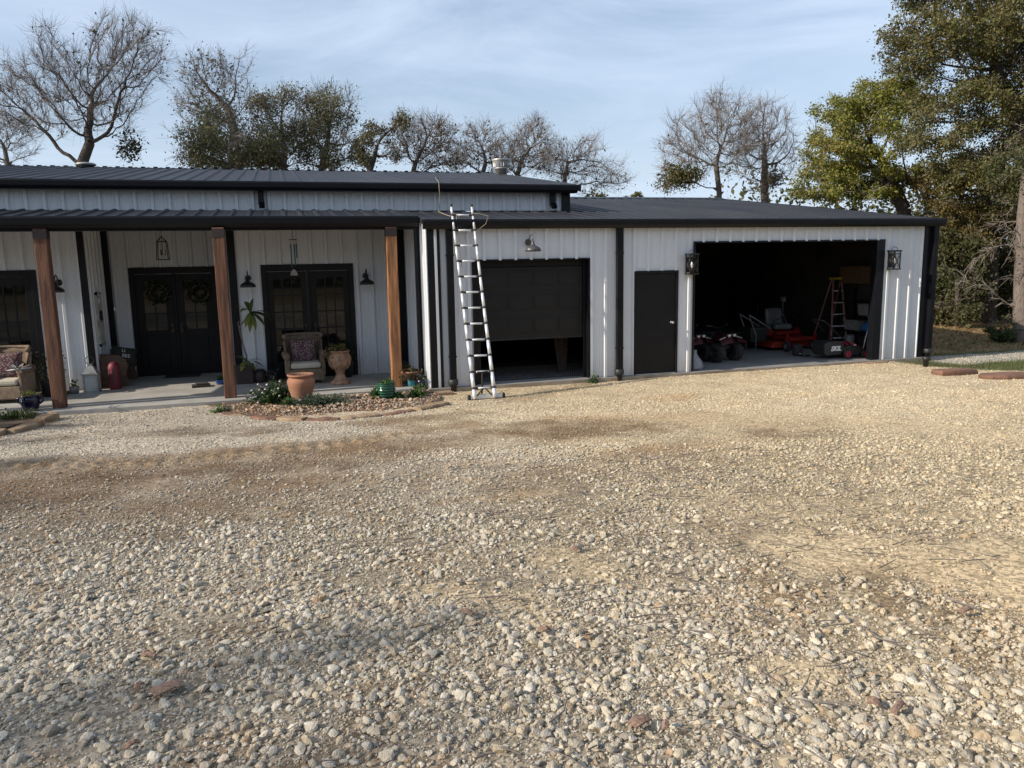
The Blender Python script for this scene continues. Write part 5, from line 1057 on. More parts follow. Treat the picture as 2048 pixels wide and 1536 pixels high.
# ------------------------------------------------------------------ porch furniture
def wicker_chair(x, y, rz, label, group='wicker armchairs on the porch'):
    t = thing('wicker_chair', label, 'armchair', (x, y, 0), rz, group)
    rot = Matrix.Rotation(rz, 4, 'Z'); tf = lambda p: (Matrix.Translation((x, y, 0)) @ rot) @ Vector(p)
    def part(m, name, mat, par=t, **k): m.v = [tuple(tf(p)) for p in m.v]; return m.build(name, mat, par, **k)
    m = MB(); m.prism([(-.35, .07), (.35, .07), (.33, .30), (-.33, .30)], 'y', -.34, .30); part(m, 'seat_base', 'wicker', bevel=.02)
    # tall back with wings curving forward
    m = MB(); vs = []; ku = 12; kv = 8
    for side in (0, 1):
        for j in range(kv+1):
            v = j/kv; z = .28+v*.64; hw = .31+.05*v; bow = .05*v
            for i in range(ku+1):
                u = i/ku*2-1; wing = max(0, abs(u)-.62)/.38; yy = .27+bow-.20*wing**1.5*(1-.25*v)+(.05 if side else 0)*(1-.4*wing); zz = z-(.10*wing**2 if j == kv else 0)
                vs.append((hw*u*(1-.04*wing)+(.05*np.sign(u)*wing if side else 0), yy, zz))
    n1 = (ku+1)*(kv+1); fs = []
    for j in range(kv):
        for i in range(ku): a = j*(ku+1)+i; fs += [(a, a+1, a+ku+2, a+ku+1), (n1+a+1, n1+a, n1+a+ku+1, n1+a+ku+2)]
    for i in range(ku): a = kv*(ku+1)+i; fs.append((a, a+1, n1+a+1, n1+a)); fs.append((i+1, i, n1+i, n1+i+1))
    for j in range(kv): a = j*(ku+1); b = a+ku; fs += [(a+ku+1, a, n1+a, n1+a+ku+1), (b, b+ku+1, n1+b+ku+1, n1+b)]
    m.add(vs, fs, True); bk = part(m, 'backrest', 'wicker')
    m = MB(); m.tube([(-.33, .10, .86), (-.36, .14, .92), (-.30, .32, .935), (0, .345, .94), (.30, .32, .935), (.36, .14, .92), (.33, .10, .86)], [.03, .042, .03, .026, .03, .042, .03], 10); part(m, 'top_roll', 'wicker', bk)
    for s in (-1, 1):
        m = MB(); m.cbox((s*.335, -.02, .36), (.07, .60, .42)); ar = part(m, 'arm', 'wicker', bevel=.02)
        m = MB(); m.lathe((s*.36, -.35, .56), [(.03, -.005), (.062, .0), (.068, .03), (.066, .55), (.05, .60)], 16, axis='y'); part(m, 'arm_roll', 'wicker', ar)
    for sx in (-1, 1):
        for sy in (-.30, .26): m = MB(); m.cbox((sx*.31, sy, .035), (.05, .05, .072)); part(m, 'leg', 'dark_wood', bevel=.004)
    m = MB(); m.cbox((0, -.045, .365), (.58, .58, .11)); part(m, 'seat_cushion', 'cream_fabric', bevel=.035)
    return t, tf
def cushion(tf, label, mat='speckled_fabric', c=(0, .10, .62), s=.25, lean=-.28, name='cushion', wd=1.0):
    V = []; k = 10; Fq = []
    for side in (-1, 1):
        for j in range(k+1):
            for i in range(k+1):
                u, v = i/k*2-1, j/k*2-1; puff = .085*(max(0, (1-u**4)*(1-v**4)))**.5; sh = 1-.06*(u*u*v*v)*0+.05*(abs(u*v))**3
                V.append((u*s*wd*(.93+.07*v*v), side*puff, v*s*(.93+.07*u*u)))
    n1 = (k+1)**2
    for j in range(k):
        for i in range(k): a = j*(k+1)+i; Fq += [(a, a+1, a+k+2, a+k+1), (n1+a+1, n1+a, n1+a+k+1, n1+a+k+2)]
    mt = Matrix.Translation(c) @ Matrix.Rotation(lean, 4, 'X'); m = MB(); m.add([tf(mt @ Vector(p)) for p in V], Fq, True)
    o = m.build(name, mat, None, tuple(tf(c))); return tag(o, label, 'cushion'), mt
t, tf = wicker_chair(-2.21, 1.72, 0.06, 'wicker wing armchair standing before the right french doors'); cushion(tf, 'speckled maroon cushion on the chair before the right french doors')
t, tf = wicker_chair(-7.36, 1.55, -.08, 'wicker wing armchair cut by the left picture edge'); cushion(tf, 'speckled maroon cushion on the chair at the left picture edge')
# stone urn
u_ = at(682, 768, Z=0); c = (float(u_[0]), float(u_[1])+.05, 0)
t = pot('stone_urn', 'tall carved pedestal urn with drooping dry plant on the porch', c, [(.001, 0), (.20, 0), (.205, .03), (.19, .05), (.185, .055), (.13, .085), (.095, .15), (.082, .21), (.09, .235), (.10, .245), (.09, .255), (.12, .28), (.175, .34), (.205, .42), (.212, .50), (.198, .58), (.182, .615), (.19, .625), (.205, .635), (.205, .655), (.175, .66), (.165, .62)], 'urn_stone', soil_z=.63, soil_r=.168, cat='urn')
m = MB()
for k in range(12): a = k*2*math.pi/12; m.tube([(c[0]+.150*math.cos(a), c[1]+.150*math.sin(a), .30), (c[0]+.198*math.cos(a), c[1]+.198*math.sin(a), .40), (c[0]+.214*math.cos(a), c[1]+.214*math.sin(a), .50), (c[0]+.19*math.cos(a), c[1]+.19*math.sin(a), .59)], [.012, .018, .014, .006], 6)
m.build('fluting', 'urn_stone', t)
foliage('foliage', np.concatenate([dome((c[0], c[1], .63), .20, .19, .15, 420, 31), np.array((c[0]-.17, c[1]-.05, .62))+np.random.default_rng(3).normal(0, 1, (160, 3))*np.array((.05, .05, .09))]), .055, [(.13, .10, .035), (.17, .12, .05), (.10, .09, .04), (.14, .13, .04)], t, 32)
# brown square planter with a leggy plumeria
b_ = at(491, 768, Z=0); c = (float(b_[0]), float(b_[1])+.12, 0); t = thing('plumeria_planter', 'dark brown square planter with a leggy broad leaved plant', 'planter', c)
m = MB(); m.cbox((c[0], c[1], .19), (.31, .31, .38), taper=1.14); m.build('planter_box', 'brown_planter', t, bevel=.01)
m = MB(); p0 = np.array(c)+np.array((.05, 0, .36)); k1, k2, k3 = p0+np.array((-.05, 0, .42)), p0+np.array((-.10, 0, .75)), p0+np.array((.14, -.02, 1.05))
m.tube([p0, p0+np.array((.0, 0, .2)), k1, k2], [.017, .016, .015, .016], 8); m.tube([k2, k2+np.array((.08, -.01, .10)), k3, k3+np.array((.02, 0, .14))], [.015, .014, .014, .010], 8); m.tube([k2, k2+np.array((-.01, 0, .10)), k2+np.array((.02, 0, .13))], [.012, .010, .006], 6)
m.build('stem', 'twig', t)
r = random.Random(9)
def leafset(o, dirs, n0):
    for i, (dx, dy, dz, ln) in enumerate(dirs):
        m = MB(); m.blade(o, (dx, dy, dz), ln*1.3, .12, .75, 6, r.uniform(-.5, .5)); m.build('leaf', 'leaf_glossy', t, tint=(np.array((.19, .22, .055)) if i % 3 else np.array((.10, .12, .04)))*r.uniform(.7, 1.1))
leafset(k3, [(.5, -.5, -.2, .36), (.25, -.8, -.6, .34), (-.1, -.8, -.7, .36), (.7, -.1, .0, .34), (.55, .2, -.3, .3), (-.3, -.5, .4, .30), (-.5, .1, .5, .32), (.1, -.1, .9, .26), (-.2, .2, .9, .24), (.75, -.4, .3, .34), (-.35, -.75, -.5, .30)], 0)
leafset(p0+np.array((0, 0, .08)), [(.6, -.3, .1, .30), (.4, -.6, -.1, .28), (-.5, -.3, .6, .28), (-.6, -.2, .8, .30), (.7, .1, .3, .28), (-.3, -.7, -.1, .26), (.1, -.7, .2, .26)], 0)
# things by the wall behind the planter
q = at(520, 752, Z=0); m = MB(); m.lathe((float(q[0]), 2.12, 0), [(.001, 0), (.15, 0), (.17, .04), (.165, .20), (.12, .25), (.03, .26)], 16); tag(m.build('brown_bag', 'brown_planter', None, (float(q[0]), 2.12, 0)), 'rounded dark brown pot behind the square planter', 'pot')
q = at(548, 752, Z=0); t = thing('dark_plant_pot', 'small dark pot of grey foliage at the foot of the french door frame', 'pot', (float(q[0]), 2.02, 0)); m = MB(); m.lathe((float(q[0]), 2.02, 0), [(.001, 0), (.08, 0), (.11, .14), (.10, .15)], 18); m.build('pot_body', 'black_plastic', t); foliage('foliage', dome((float(q[0]), 2.02, .13), .16, .14, .12, 220, 41), .06, [(.05, .055, .05), (.08, .085, .08)], t, 42)
q = at(700, 745, Z=0); t = thing('dark_leafy_plant', 'dark leafy plant behind the urn against the french door glass', 'plant', (float(q[0])-.12, 2.12, 0)); c = (float(q[0])-.12, 2.12, 0); m = MB(); m.lathe(c, [(.001, 0), (.12, 0), (.15, .3), (.14, .32)], 20); m.build('pot_body', 'black_plastic', t); foliage('foliage', dome((c[0], c[1], .35), .24, .16, .36, 520, 43), .075, [(.02, .028, .015), (.03, .04, .02)], t, 44)
# small blue bowl, black bowl mat, door mat
q = at(440, 766, Z=0); c = (float(q[0])+.03, 2.1, 0); t = pot('small_blue_pot', 'small bright blue pot half hidden by the middle post', c, [(.001, 0), (.07, 0), (.095, .05), (.10, .09), (.09, .095), (.08, .07)], 'blue_glaze', soil_z=.08, soil_r=.085); foliage('foliage', dome((c[0], c[1], .09), .07, .07, .10, 70, 45), .05, GREEN, t, 46)
q = at(402, 774, Z=0); m = MB(); m.cbox((float(q[0]), float(q[1])+.05, .022), (.34, .26, .04), (0, 0, .12)); m.cbox((float(q[0])+.02, float(q[1])+.06, .052), (.24, .19, .03), (0, 0, .2)); tag(m.build('boot_tray', 'mat_rubber', None, (float(q[0]), float(q[1]), 0), bevel=.008), 'black rubber tray lying on the sunlit porch floor', 'tray')
box(-5.05, -4.35, 3.45, 3.88, .002, .02).build('doormat', 'mat_rubber', None, (-4.7, 3.66, 0), bevel=.004); tag(bpy.data.objects['doormat'], 'dark doormat on the floor in front of the entry doors', 'doormat')
# white lantern
q = at(181, 784, Z=0); c = (float(q[0])+.03, 2.12, 0); x, y = c[:2]; t = thing('floor_lantern', 'pale metal floor lantern with ring handle against the porch wall', 'lantern', c)
m = MB()
for sx in (-.115, .115):
    for sy in (-.105, .105): m.box(x+sx-.013, x+sx+.013, y+sy-.013, y+sy+.013, .02, .34)
m.box(x-.14, x+.14, y-.13, y+.13, 0, .025); m.box(x-.145, x+.145, y-.135, y+.135, .335, .36); m.build('frame', 'lantern_metal', t)
m = MB()
for sy in (-.10, .10): m.box(x-.10, x+.10, y+sy-.003, y+sy+.003, .026, .334)
for sx in (-.11, .11): m.box(x+sx-.003, x+sx+.003, y-.09, y+.09, .026, .334)
m.build('pane', 'frosted_glass', t)
m = MB(); m.cbox((x, y, .43), (.25, .23, .14), taper=.36); m.cbox((x, y, .515), (.075, .075, .03)); m.build('roof', 'lantern_metal', t)
m = MB(); m.tube([(x+.075*math.cos(a), y, .60+.075*math.sin(a)) for a in np.linspace(0, 6.283, 20)[:-1]], .007, 6, closed=True); m.build('ring_handle', 'lamp_black', t)
q = at(146, 788, Z=0); t = pot('small_grey_pot', 'little grey pot on the porch floor just right of the leftmost post', (float(q[0])+.02, 2.0, 0), [(.001, 0), (.07, 0), (.09, .12), (.085, .13), (.075, .1)], 'grey_plastic', soil_z=.11, soil_r=.08); foliage('foliage', dome((float(q[0])+.02, 2.0, .11), .08, .08, .18, 60, 47), .05, [(.07, .09, .05)], t, 48)
q = at(93, 792, Z=0); c = (float(q[0])+.08, 1.85, 0); t = pot('tall_plant_pot', 'dark pot with upright leafy stems behind the leftmost post', c, [(.001, 0), (.13, 0), (.16, .28), (.165, .3), (.15, .3), (.14, .26)], 'black_plastic', soil_z=.27, soil_r=.145); C = []
r = np.random.default_rng(5)
for k in range(5): z = np.linspace(.3, .75+.15*r.uniform(), 26); C.append(np.stack([c[0]-.12+.09*k+.04*np.sin(z*7+k), c[1]+.05*np.cos(z*5+k)+0*z, z], 1)+r.normal(0, .02, (26, 3)))
foliage('foliage', np.concatenate(C), .06, [(.13, .15, .06), (.09, .11, .04)], t, 49)
box(-7.02, -6.5, 1.75, 2.15, 0, .055).build('saucer_tray', 'dark_wood', None, (-6.76, 1.95, 0), bevel=.01); tag(bpy.data.objects['saucer_tray'], 'low wooden tray on the floor behind the leftmost post', 'tray')
# bench with black lettered pillow, red cylinder
t = thing('bench', 'dark wooden bench with curved ends set into the entry side', 'bench', (-5.78, 3.1, 0))
m = MB(); m.box(-6.02, -5.58, 2.62, 3.6, .40, .44); m.build('seat', 'dark_wood', t, bevel=.006)
m = MB(); m.box(-6.06, -6.02, 2.62, 3.6, .44, .56); m.build('backrest', 'dark_wood', t, bevel=.006)
for y in (2.60, 3.58):
    m = MB(); m.prism([(-6.05, 0), (-5.60, 0), (-5.56, .10), (-5.62, .22), (-5.56, .40), (-5.60, .54), (-5.72, .62), (-5.88, .64), (-6.05, .66)], 'y', y, y+.04); m.build('end_panel', 'dark_wood', t, bevel=.005)
tf2 = lambda p: (Matrix.Translation((-5.68, 2.88, .50)) @ Matrix.Rotation(R(28), 4, 'Z') @ Matrix.Rotation(R(14), 4, 'Y')) @ Vector(p)
pl_, mt = cushion(tf2, 'black pillow with pale block lettering propped on the bench', 'black_fabric', (0, 0, .08), .19, R(-22), 'lettered_pillow', 1.3)
for w_, dz, dx in (('LI', .075, -.05), ('BEE', -.03, 0)):
    M4 = (Matrix.Translation((-5.68, 2.88, .50)) @ Matrix.Rotation(R(28), 4, 'Z') @ Matrix.Rotation(R(14), 4, 'Y')) @ mt @ Matrix.Translation((dx, -.088, dz)) @ Matrix.Rotation(R(90), 4, 'X'); text_mesh('lettering', w_, .10, 'lettering', pl_, M4, .003)
c = (float(at(232, 776, Z=0)[0])+.02, 2.30, 0); t = thing('red_cylinder', 'tall dark red cylinder with a domed top standing before the bench', 'canister', c)
m = MB(); m.lathe(c, [(.001, 0), (.10, 0), (.105, .02), (.105, .40), (.10, .45), (.075, .50), (.03, .525), (.001, .53)], 22, cap=False); m.build('drum', 'pink_red', t)
m = MB()
for a in (-2.4, -1.57, -.75): m.cbox((c[0]+.107*math.cos(a), c[1]+.107*math.sin(a), .25), (.03, .006, .30), (0, 0, a+1.57))
m.build('strap', 'brown_planter', t)
# pots right of the pale post
q = at(826, 772, Z=0); c = (float(q[0])-.02, .36, 0); t = pot('turquoise_pot', 'turquoise pot under the hanging red plant at the garage corner', c, [(.001, 0), (.075, 0), (.09, .15), (.10, .17), (.09, .17), (.08, .14)], 'turquoise_glaze', soil_z=.15, soil_r=.085)
t2 = pot('terracotta_bowl', 'shallow terracotta bowl of reddish succulents resting on the turquoise pot', (c[0]-.03, c[1], .172), [(.001, 0), (.10, 0), (.16, .09), (.17, .12), (.16, .12), (.14, .08)], 'terracotta', soil_z=.10, soil_r=.15); foliage('foliage', np.concatenate([dome((c[0]-.03, c[1], .27), .19, .16, .12, 240, 51), np.array((c[0], c[1]-.12, .20))+np.random.default_rng(9).normal(0, 1, (150, 3))*np.array((.10, .04, .05))]), .06, [(.10, .035, .025), (.05, .07, .035), (.13, .05, .03), (.07, .09, .05)], t2, 52)
q = at(808, 768, Z=0); c2 = (float(q[0])-.02, .72, 0); t = pot('terracotta_pot', 'plain terracotta pot of grey green leaves behind the pale post', c2, [(.001, 0), (.09, 0), (.13, .24), (.145, .25), (.145, .29), (.13, .29), (.12, .24)], 'terracotta', soil_z=.26, soil_r=.12); foliage('foliage', dome((c2[0], c2[1], .28), .17, .15, .16, 220, 53), .06, [(.05, .075, .04), (.08, .10, .06)], t, 54)
q = at(848, 778, Z=0); c3 = (-.16, .13, 0); t = pot('dark_glazed_pot', 'small near black pot beside the white garage corner', c3, [(.001, 0), (.06, 0), (.08, .10), (.078, .15), (.07, .15), (.065, .1)], 'cobalt_glaze', soil_z=.13, soil_r=.066); foliage('foliage', dome((c3[0], c3[1], .14), .09, .08, .12, 90, 55), .05, [(.03, .045, .03), (.06, .07, .05)], t, 56)

# ------------------------------------------------------------------ in the garage
def wheel(m_t, m_r, c, R_, w_, ax='x', hub=.5):
    m_t.lathe(c, [(R_*hub, -w_*.5), (R_*.86, -w_*.5), (R_*.97, -w_*.38), (R_, -w_*.2), (R_, w_*.2), (R_*.97, w_*.38), (R_*.86, w_*.5), (R_*hub, w_*.5)], 22, axis=ax, cap=False)
    m_r.lathe(c, [(.001, -w_*.30), (R_*.16, -w_*.36), (R_*.2, -w_*.25), (R_*hub*.9, -w_*.3), (R_*hub, -w_*.45), (R_*hub*1.02, 0), (R_*hub, w_*.45), (R_*hub*.9, w_*.3), (R_*.2, w_*.25), (R_*.16, w_*.36), (.001, w_*.30)], 18, axis=ax, cap=False)
def atv(x, y, rz, label):
    t = thing('quad_bike', label, 'quad bike', (x, y, 0), rz, 'quad bikes parked in the garage')
    mt = Matrix.Translation((x, y, 0)) @ Matrix.Rotation(rz, 4, 'Z')
    def part(m, name, mat, par=t, **k): m.v = [tuple(mt @ Vector(p)) for p in m.v]; return m.build(name, mat, par, **k)
    for sx in (-.30, .30):
        for sy in (-.42, .48):
            a, b = MB(), MB(); wheel(a, b, (sx, sy, .215), .215, .17)
            for k in range(16): an = k*.3927; a.cbox((sx, sy+.213*math.cos(an), .215+.213*math.sin(an)), (.15, .03, .02), (an-1.57, 0, 0))
            w1 = part(a, 'wheel', 'rubber'); part(b, 'rim', 'black_plastic', w1)
    m = MB(); m.cbox((0, .02, .36), (.22, .95, .18)); m.tube([(-.30, -.42, .215), (.30, -.42, .215)], .02, 8); m.tube([(-.30, .48, .215), (.30, .48, .215)], .025, 8)
    for s in (-1, 1): m.tube([(s*.08, -.50, .30), (s*.26, -.42, .22)], .014, 6); m.tube([(s*.07, -.34, .30), (s*.26, -.42, .22)], .014, 6); m.tube([(s*.10, -.40, .55), (s*.22, -.42, .26)], .022, 8)
    part(m, 'chassis', 'black_metal', bevel=.01)
    m = MB(); m.prism([(-.60, .42), (-.52, .56), (-.30, .62), (-.18, .58), (-.20, .40), (-.45, .36)], 'x', -.13, .13)
    for s in (-1, 1):
        vs = []; k = 8
        for i in range(k+1):
            a = math.pi*(.08+.84*i/k); vs += [(s*.12, -.42-.27*math.cos(a), .40+.20*math.sin(a)), (s*.40, -.42-.27*math.cos(a), .36+.17*math.sin(a))]
            vs[-2:] = vs[-2:]
        m.add(vs, [(2*i, 2*i+2, 2*i+3, 2*i+1) for i in range(k)], True)
        vs = []
        for i in range(k+1):
            a = math.pi*(.08+.84*i/k); vs += [(s*.12, .48-.27*math.cos(a), .42+.20*math.sin(a)), (s*.40, .48-.27*math.cos(a), .38+.17*math.sin(a))]
        m.add(vs, [(2*i, 2*i+2, 2*i+3, 2*i+1) for i in range(k)], True)
    part(m, 'fender', 'quad_red')
    m = MB()
    for s in (-1, 1): m.cbox((s*.27, -.56, .535), (.20, .012, .022), (.6, s*.25, 0))
    part(m, 'stripe', 'white_plastic')
    m = MB(); m.prism([(-.12, .58), (.02, .62), (.55, .60), (.62, .54), (.55, .48), (-.1, .46)], 'x', -.11, .11); part(m, 'seat', 'rubber', bevel=.03)
    m = MB(); m.tube([(-.34, -.16, .80), (-.22, -.22, .79), (-.06, -.24, .74), (.06, -.24, .74), (.22, -.22, .79), (.34, -.16, .80)], .013, 8); m.tube([(0, -.36, .50), (0, -.24, .74)], .02, 8)
    h = part(m, 'handlebar', 'black_metal')
    for s in (-1, 1): m = MB(); m.tube([(s*.24, -.21, .79), (s*.35, -.155, .80)], .019, 8); part(m, 'grip', 'rubber', h)
    m = MB()
    for k in range(5): m.tube([(-.22+.11*k, -.66, .64), (-.22+.11*k, -.30, .66)], .008, 6)
    m.tube([(-.25, -.66, .64), (.25, -.66, .64)], .011, 6); m.tube([(-.25, -.3, .66), (.25, -.3, .66)], .011, 6); m.tube([(-.2, -.6, .64), (-.12, -.55, .5)], .009, 6); m.tube([(.2, -.6, .64), (.12, -.55, .5)], .009, 6); part(m, 'front_rack', 'black_metal')
    for s in (-1, 1): m = MB(); m.lathe((s*.085, -.585, .60), [(.001, -.03), (.036, -.025), (.04, 0), (.03, .04)], 14, axis='y'); part(m, 'headlight', 'bulb')
atv(6.10, 1.62, .30, 'youth quad bike nearest the plain door, partly hidden by the opening edge')
atv(6.80, 1.50, .30, 'youth quad bike with round headlights, farther from the plain door')
# red zero-turn mower
t = thing('riding_mower', 'orange red zero turn riding mower with black seat and front casters', 'riding mower', (9.65, 2.7, 0)); X0, Y0 = 9.65, 2.7
m = MB(); m.prism([(-.72, .10), (-.60, .22), (.58, .22), (.66, .12), (.60, .09), (-.66, .07)], 'y', Y0-.42, Y0+.30); m.v = [(a+X0, b, c) for a, b, c in m.v]; m.build('mowing_deck', 'orange_red', t, bevel=.015)
m = MB(); m.box(X0-.30, X0-.24, Y0-.62, Y0+.8, .26, .34); m.box(X0+.24, X0+.30, Y0-.62, Y0+.8, .26, .34); m.box(X0-.42, X0+.42, Y0-.66, Y0-.58, .26, .34); m.box(X0-.32, X0+.32, Y0-.1, Y0+.7, .36, .44); m.build('frame', 'red_paint', t, bevel=.01)
for s in (-1, 1):
    m = MB(); m.box(X0+s*.40-.03, X0+s*.40+.03, Y0-.66, Y0-.59, .22, .42); a, b = MB(), MB(); m.build('caster_fork', 'red_paint', t, bevel=.006)
    wheel(a, b, (X0+s*.40, Y0-.62, .125), .125, .10); w1 = a.build('wheel', 'rubber', t); b.build('rim', 'grey_plastic', w1)
    a, b = MB(), MB(); wheel(a, b, (X0+s*.48, Y0+.72, .25), .25, .22); w1 = a.build('wheel', 'rubber', t); b.build('rim', 'grey_plastic', w1)
    m = MB(); m.tube([(X0+s*.34, Y0+.15, .44), (X0+s*.36, Y0-.02, .72), (X0+s*.16, Y0-.10, .80)], .016, 8); m.build('lever', 'black_plastic', t)
    m = MB(); m.prism([(Y0+.05, .34), (Y0+.75, .34), (Y0+.7, .52), (Y0+.15, .50)], 'x', X0+s*.43-.10, X0+s*.43+.10); m.build('fender', 'red_paint', t, bevel=.02)
m = MB(); m.cbox((X0, Y0+.30, .54), (.50, .48, .14)); m.cbox((X0, Y0+.54, .78), (.48, .12, .42), (-.18, 0, 0)); m.build('seat', 'grey_seat', t, bevel=.05)
m = MB(); m.box(X0-.30, X0+.30, Y0+.72, Y0+1.1, .40, .70); m.build('engine', 'black_plastic', t, bevel=.03)
m = MB(); m.tube([(X0-.33, Y0+.75, .44), (X0-.33, Y0+.75, 1.02), (X0-.26, Y0+.75, 1.10), (X0+.26, Y0+.75, 1.10), (X0+.33, Y0+.75, 1.02), (X0+.33, Y0+.75, .44)], .022, 8); m.build('roll_bar', 'black_metal', t)
# black and red push mower with grass bag, side on
X0, Y0 = 9.62, .62; t = thing('push_mower', 'black and red push mower with bold white lettering on its side', 'lawn mower', (X0, Y0, 0))
m = MB(); m.prism([(-.10, .10), (-.10, .26), (.05, .30), (.28, .27), (.50, .18), (.52, .09)], 'y', Y0-.24, Y0+.24); m.v = [(a+X0, b, c) for a, b, c in m.v]; m.build('deck', 'black_plastic', t, bevel=.02)
m = MB(); m.prism([(.0, .30), (.06, .36), (.20, .34), (.46, .22), (.50, .16), (.28, .26)], 'y', Y0-.18, Y0+.18); m.v = [(a+X0, b, c) for a, b, c in m.v]; m.build('motor_cover', 'crimson_plastic', t, bevel=.02)
m = MB(); m.prism([(-.60, .13), (-.62, .34), (-.52, .40), (-.18, .40), (-.06, .33), (-.10, .16), (-.20, .09), (-.54, .08)], 'y', Y0-.22, Y0+.22); m.v = [(a+X0, b, c) for a, b, c in m.v]; bag = m.build('grass_bag', 'black_plastic', t, bevel=.02)
text_mesh('lettering', 'SKIL', .145, 'white_plastic', bag, Matrix.Translation((X0-.31, Y0-.226, .235)) @ Matrix.Rotation(R(90), 4, 'X'), .003, .25, .006)
text_mesh('lettering', 'SKIL', .045, 'white_plastic', t, Matrix.Translation((X0+.23, Y0-.186, .288)) @ Matrix.Rotation(R(90), 4, 'X') @ Matrix.Rotation(R(-22), 4, 'Z'), .003, .25, .002)
for sx, r_ in ((-.02, .105), (.44, .085)):
    for sy in (-.27, .27):
        a, b = MB(), MB(); wheel(a, b, (X0+sx, Y0+sy, r_), r_, .05, 'y', .72)
        for k in range(5): an = k*1.257; b.cbox((X0+sx+.35*r_*math.cos(an), Y0+sy, r_+.35*r_*math.sin(an)), (r_*.7, .05, r_*.16), (0, -an, 0))
        w1 = a.build('wheel', 'crimson_plastic' if False else 'rubber', t); b.build('rim', 'crimson_plastic', w1)
for s in (-.2, .2): m = MB(); m.tube([(X0+.10, Y0+s, .30), (X0-.25, Y0+s, .55), (X0-.62, Y0+s, .86)], .012, 8); m.build('handle_tube', 'black_metal', t)
m = MB(); m.tube([(X0-.62, Y0-.2, .86), (X0-.66, Y0-.1, .89), (X0-.66, Y0+.1, .89), (X0-.62, Y0+.2, .86)], .014, 8); m.build('handle_grip', 'rubber', t)
# red step ladder
X0, Y0 = 10.72, 2.3; t = thing('step_ladder', 'reddish fibreglass step ladder with yellow top standing open in the garage', 'step ladder', (X0, Y0, 0)); H = 1.72
for s in (-1, 1):
    m = MB(); m.tube([(X0+s*.24-.10, Y0-.42, 0), (X0+s*.12+.10, Y0, H)], .028, 4, False); m.build('front_rail', 'fibreglass', t)
    m = MB(); m.tube([(X0+s*.26-.0, Y0+.45, 0), (X0+s*.13+.10, Y0+.05, H)], .02, 4, False); m.build('rear_rail', 'fibreglass', t)
for k in range(1, 6):
    f = k/6; m = MB(); m.cbox((X0-.10+.20*f, Y0-.42+.42*f, H*f), (2*(.24-.12*f), .08, .025)); m.build('step', 'aluminium', t)
m = MB(); m.cbox((X0+.10, Y0+.02, H+.02), (.34, .18, .05)); m.build('top_cap', 'yellow_plastic', t, bevel=.008)
# shelving along the right wall with its load
t = thing('shelf_unit', 'black metal shelving rack along the right garage wall', 'shelf', (11.0, 1.6, 0)); sx0, sx1, sy0, sy1 = 10.78, 11.26, .75, 2.15
for x in (sx0, sx1):
    for y in (sy0, sy1): box(x-.02, x+.02, y-.02, y+.02, 0, 1.52).build('upright', 'black_metal', t)
SZ = [.10, .48, .86, 1.20]
for z in SZ: box(sx0, sx1, sy0, sy1, z-.02, z).build('shelf_board', 'black_metal', t)
t = thing('wall_cabinet', 'plain plywood wall cupboard above the shelving rack', 'cabinet', (11.1, 1.4, 1.6)); box(10.92, 11.29, .85, 2.35, 1.62, 2.05).build('carcass', 'plywood', t, bevel=.006)
for a, b in ((.87, 1.59), (1.61, 2.33)): box(10.90, 10.919, a, b, 1.64, 2.03).build('door', 'plywood', t, bevel=.004)
def topbox(name, b, mat, label, cat): o = box(*b).build(name, mat, None, ((b[0]+b[1])/2, (b[2]+b[3])/2, b[4]), bevel=.02); return tag(o, label, cat)
def tub(x0, x1, y0, y1, z0, h, mat, label):
    t = thing('storage_tub', label, 'storage tub', ((x0+x1)/2, (y0+y1)/2, z0)); m = MB(); m.cbox(((x0+x1)/2, (y0+y1)/2, z0+h/2), (x1-x0, y1-y0, h), taper=1.1); m.build('tub_body', mat, t, bevel=.012); box(x0-.03, x1+.03, y0-.03, y1+.03, z0+h, z0+h+.03).build('lid', mat, t, bevel=.008)
tub(10.86, 11.20, .95, 1.55, .862, .26, 'grey_plastic', 'grey storage tub on the upper shelf behind the white bottle')
t = thing('bottle', 'tall white spray bottle on the upper shelf close to the opening', 'bottle', (10.83, .86, .862)); m = MB(); m.lathe((10.83, .86, .862), [(.001, 0), (.05, 0), (.052, .20), (.03, .26), (.016, .27)], 18); m.build('bottle_body', 'white_plastic', t); m = MB(); m.lathe((10.83, .86, .862), [(.02, .27), (.022, .32), (.001, .33)], 12); m.build('cap', 'white_plastic', t)
m = MB(); m.add([], []); m.lathe((10.95, 1.2, .482), [(.001, 0), (.18, .0), (.24, .05), (.22, .14), (.15, .22), (.06, .26), (.001, .27)], 11, smooth=False, sx=.8); tag(m.build('tarp_bundle', 'blue_plastic', None, (10.95, 1.2, .482), bevel=.01), 'crumpled blue tarp on the middle shelf', 'tarp')
tub(10.88, 11.18, 1.55, 2.05, .482, .22, 'grey_plastic', 'grey storage tub beside the blue tarp')
tub(10.86, 11.2, .95, 1.5, .102, .24, 'black_plastic', 'black storage tub on the lowest shelf')
m = MB(); m.lathe((10.85, 1.8, .102), [(.001, 0), (.12, 0), (.13, .02), (.13, .24), (.11, .27), (.001, .28)], 16); tag(m.build('bucket', 'grey_plastic', None, (10.85, 1.8, .102)), 'grey round bucket on the lowest shelf', 'bucket')
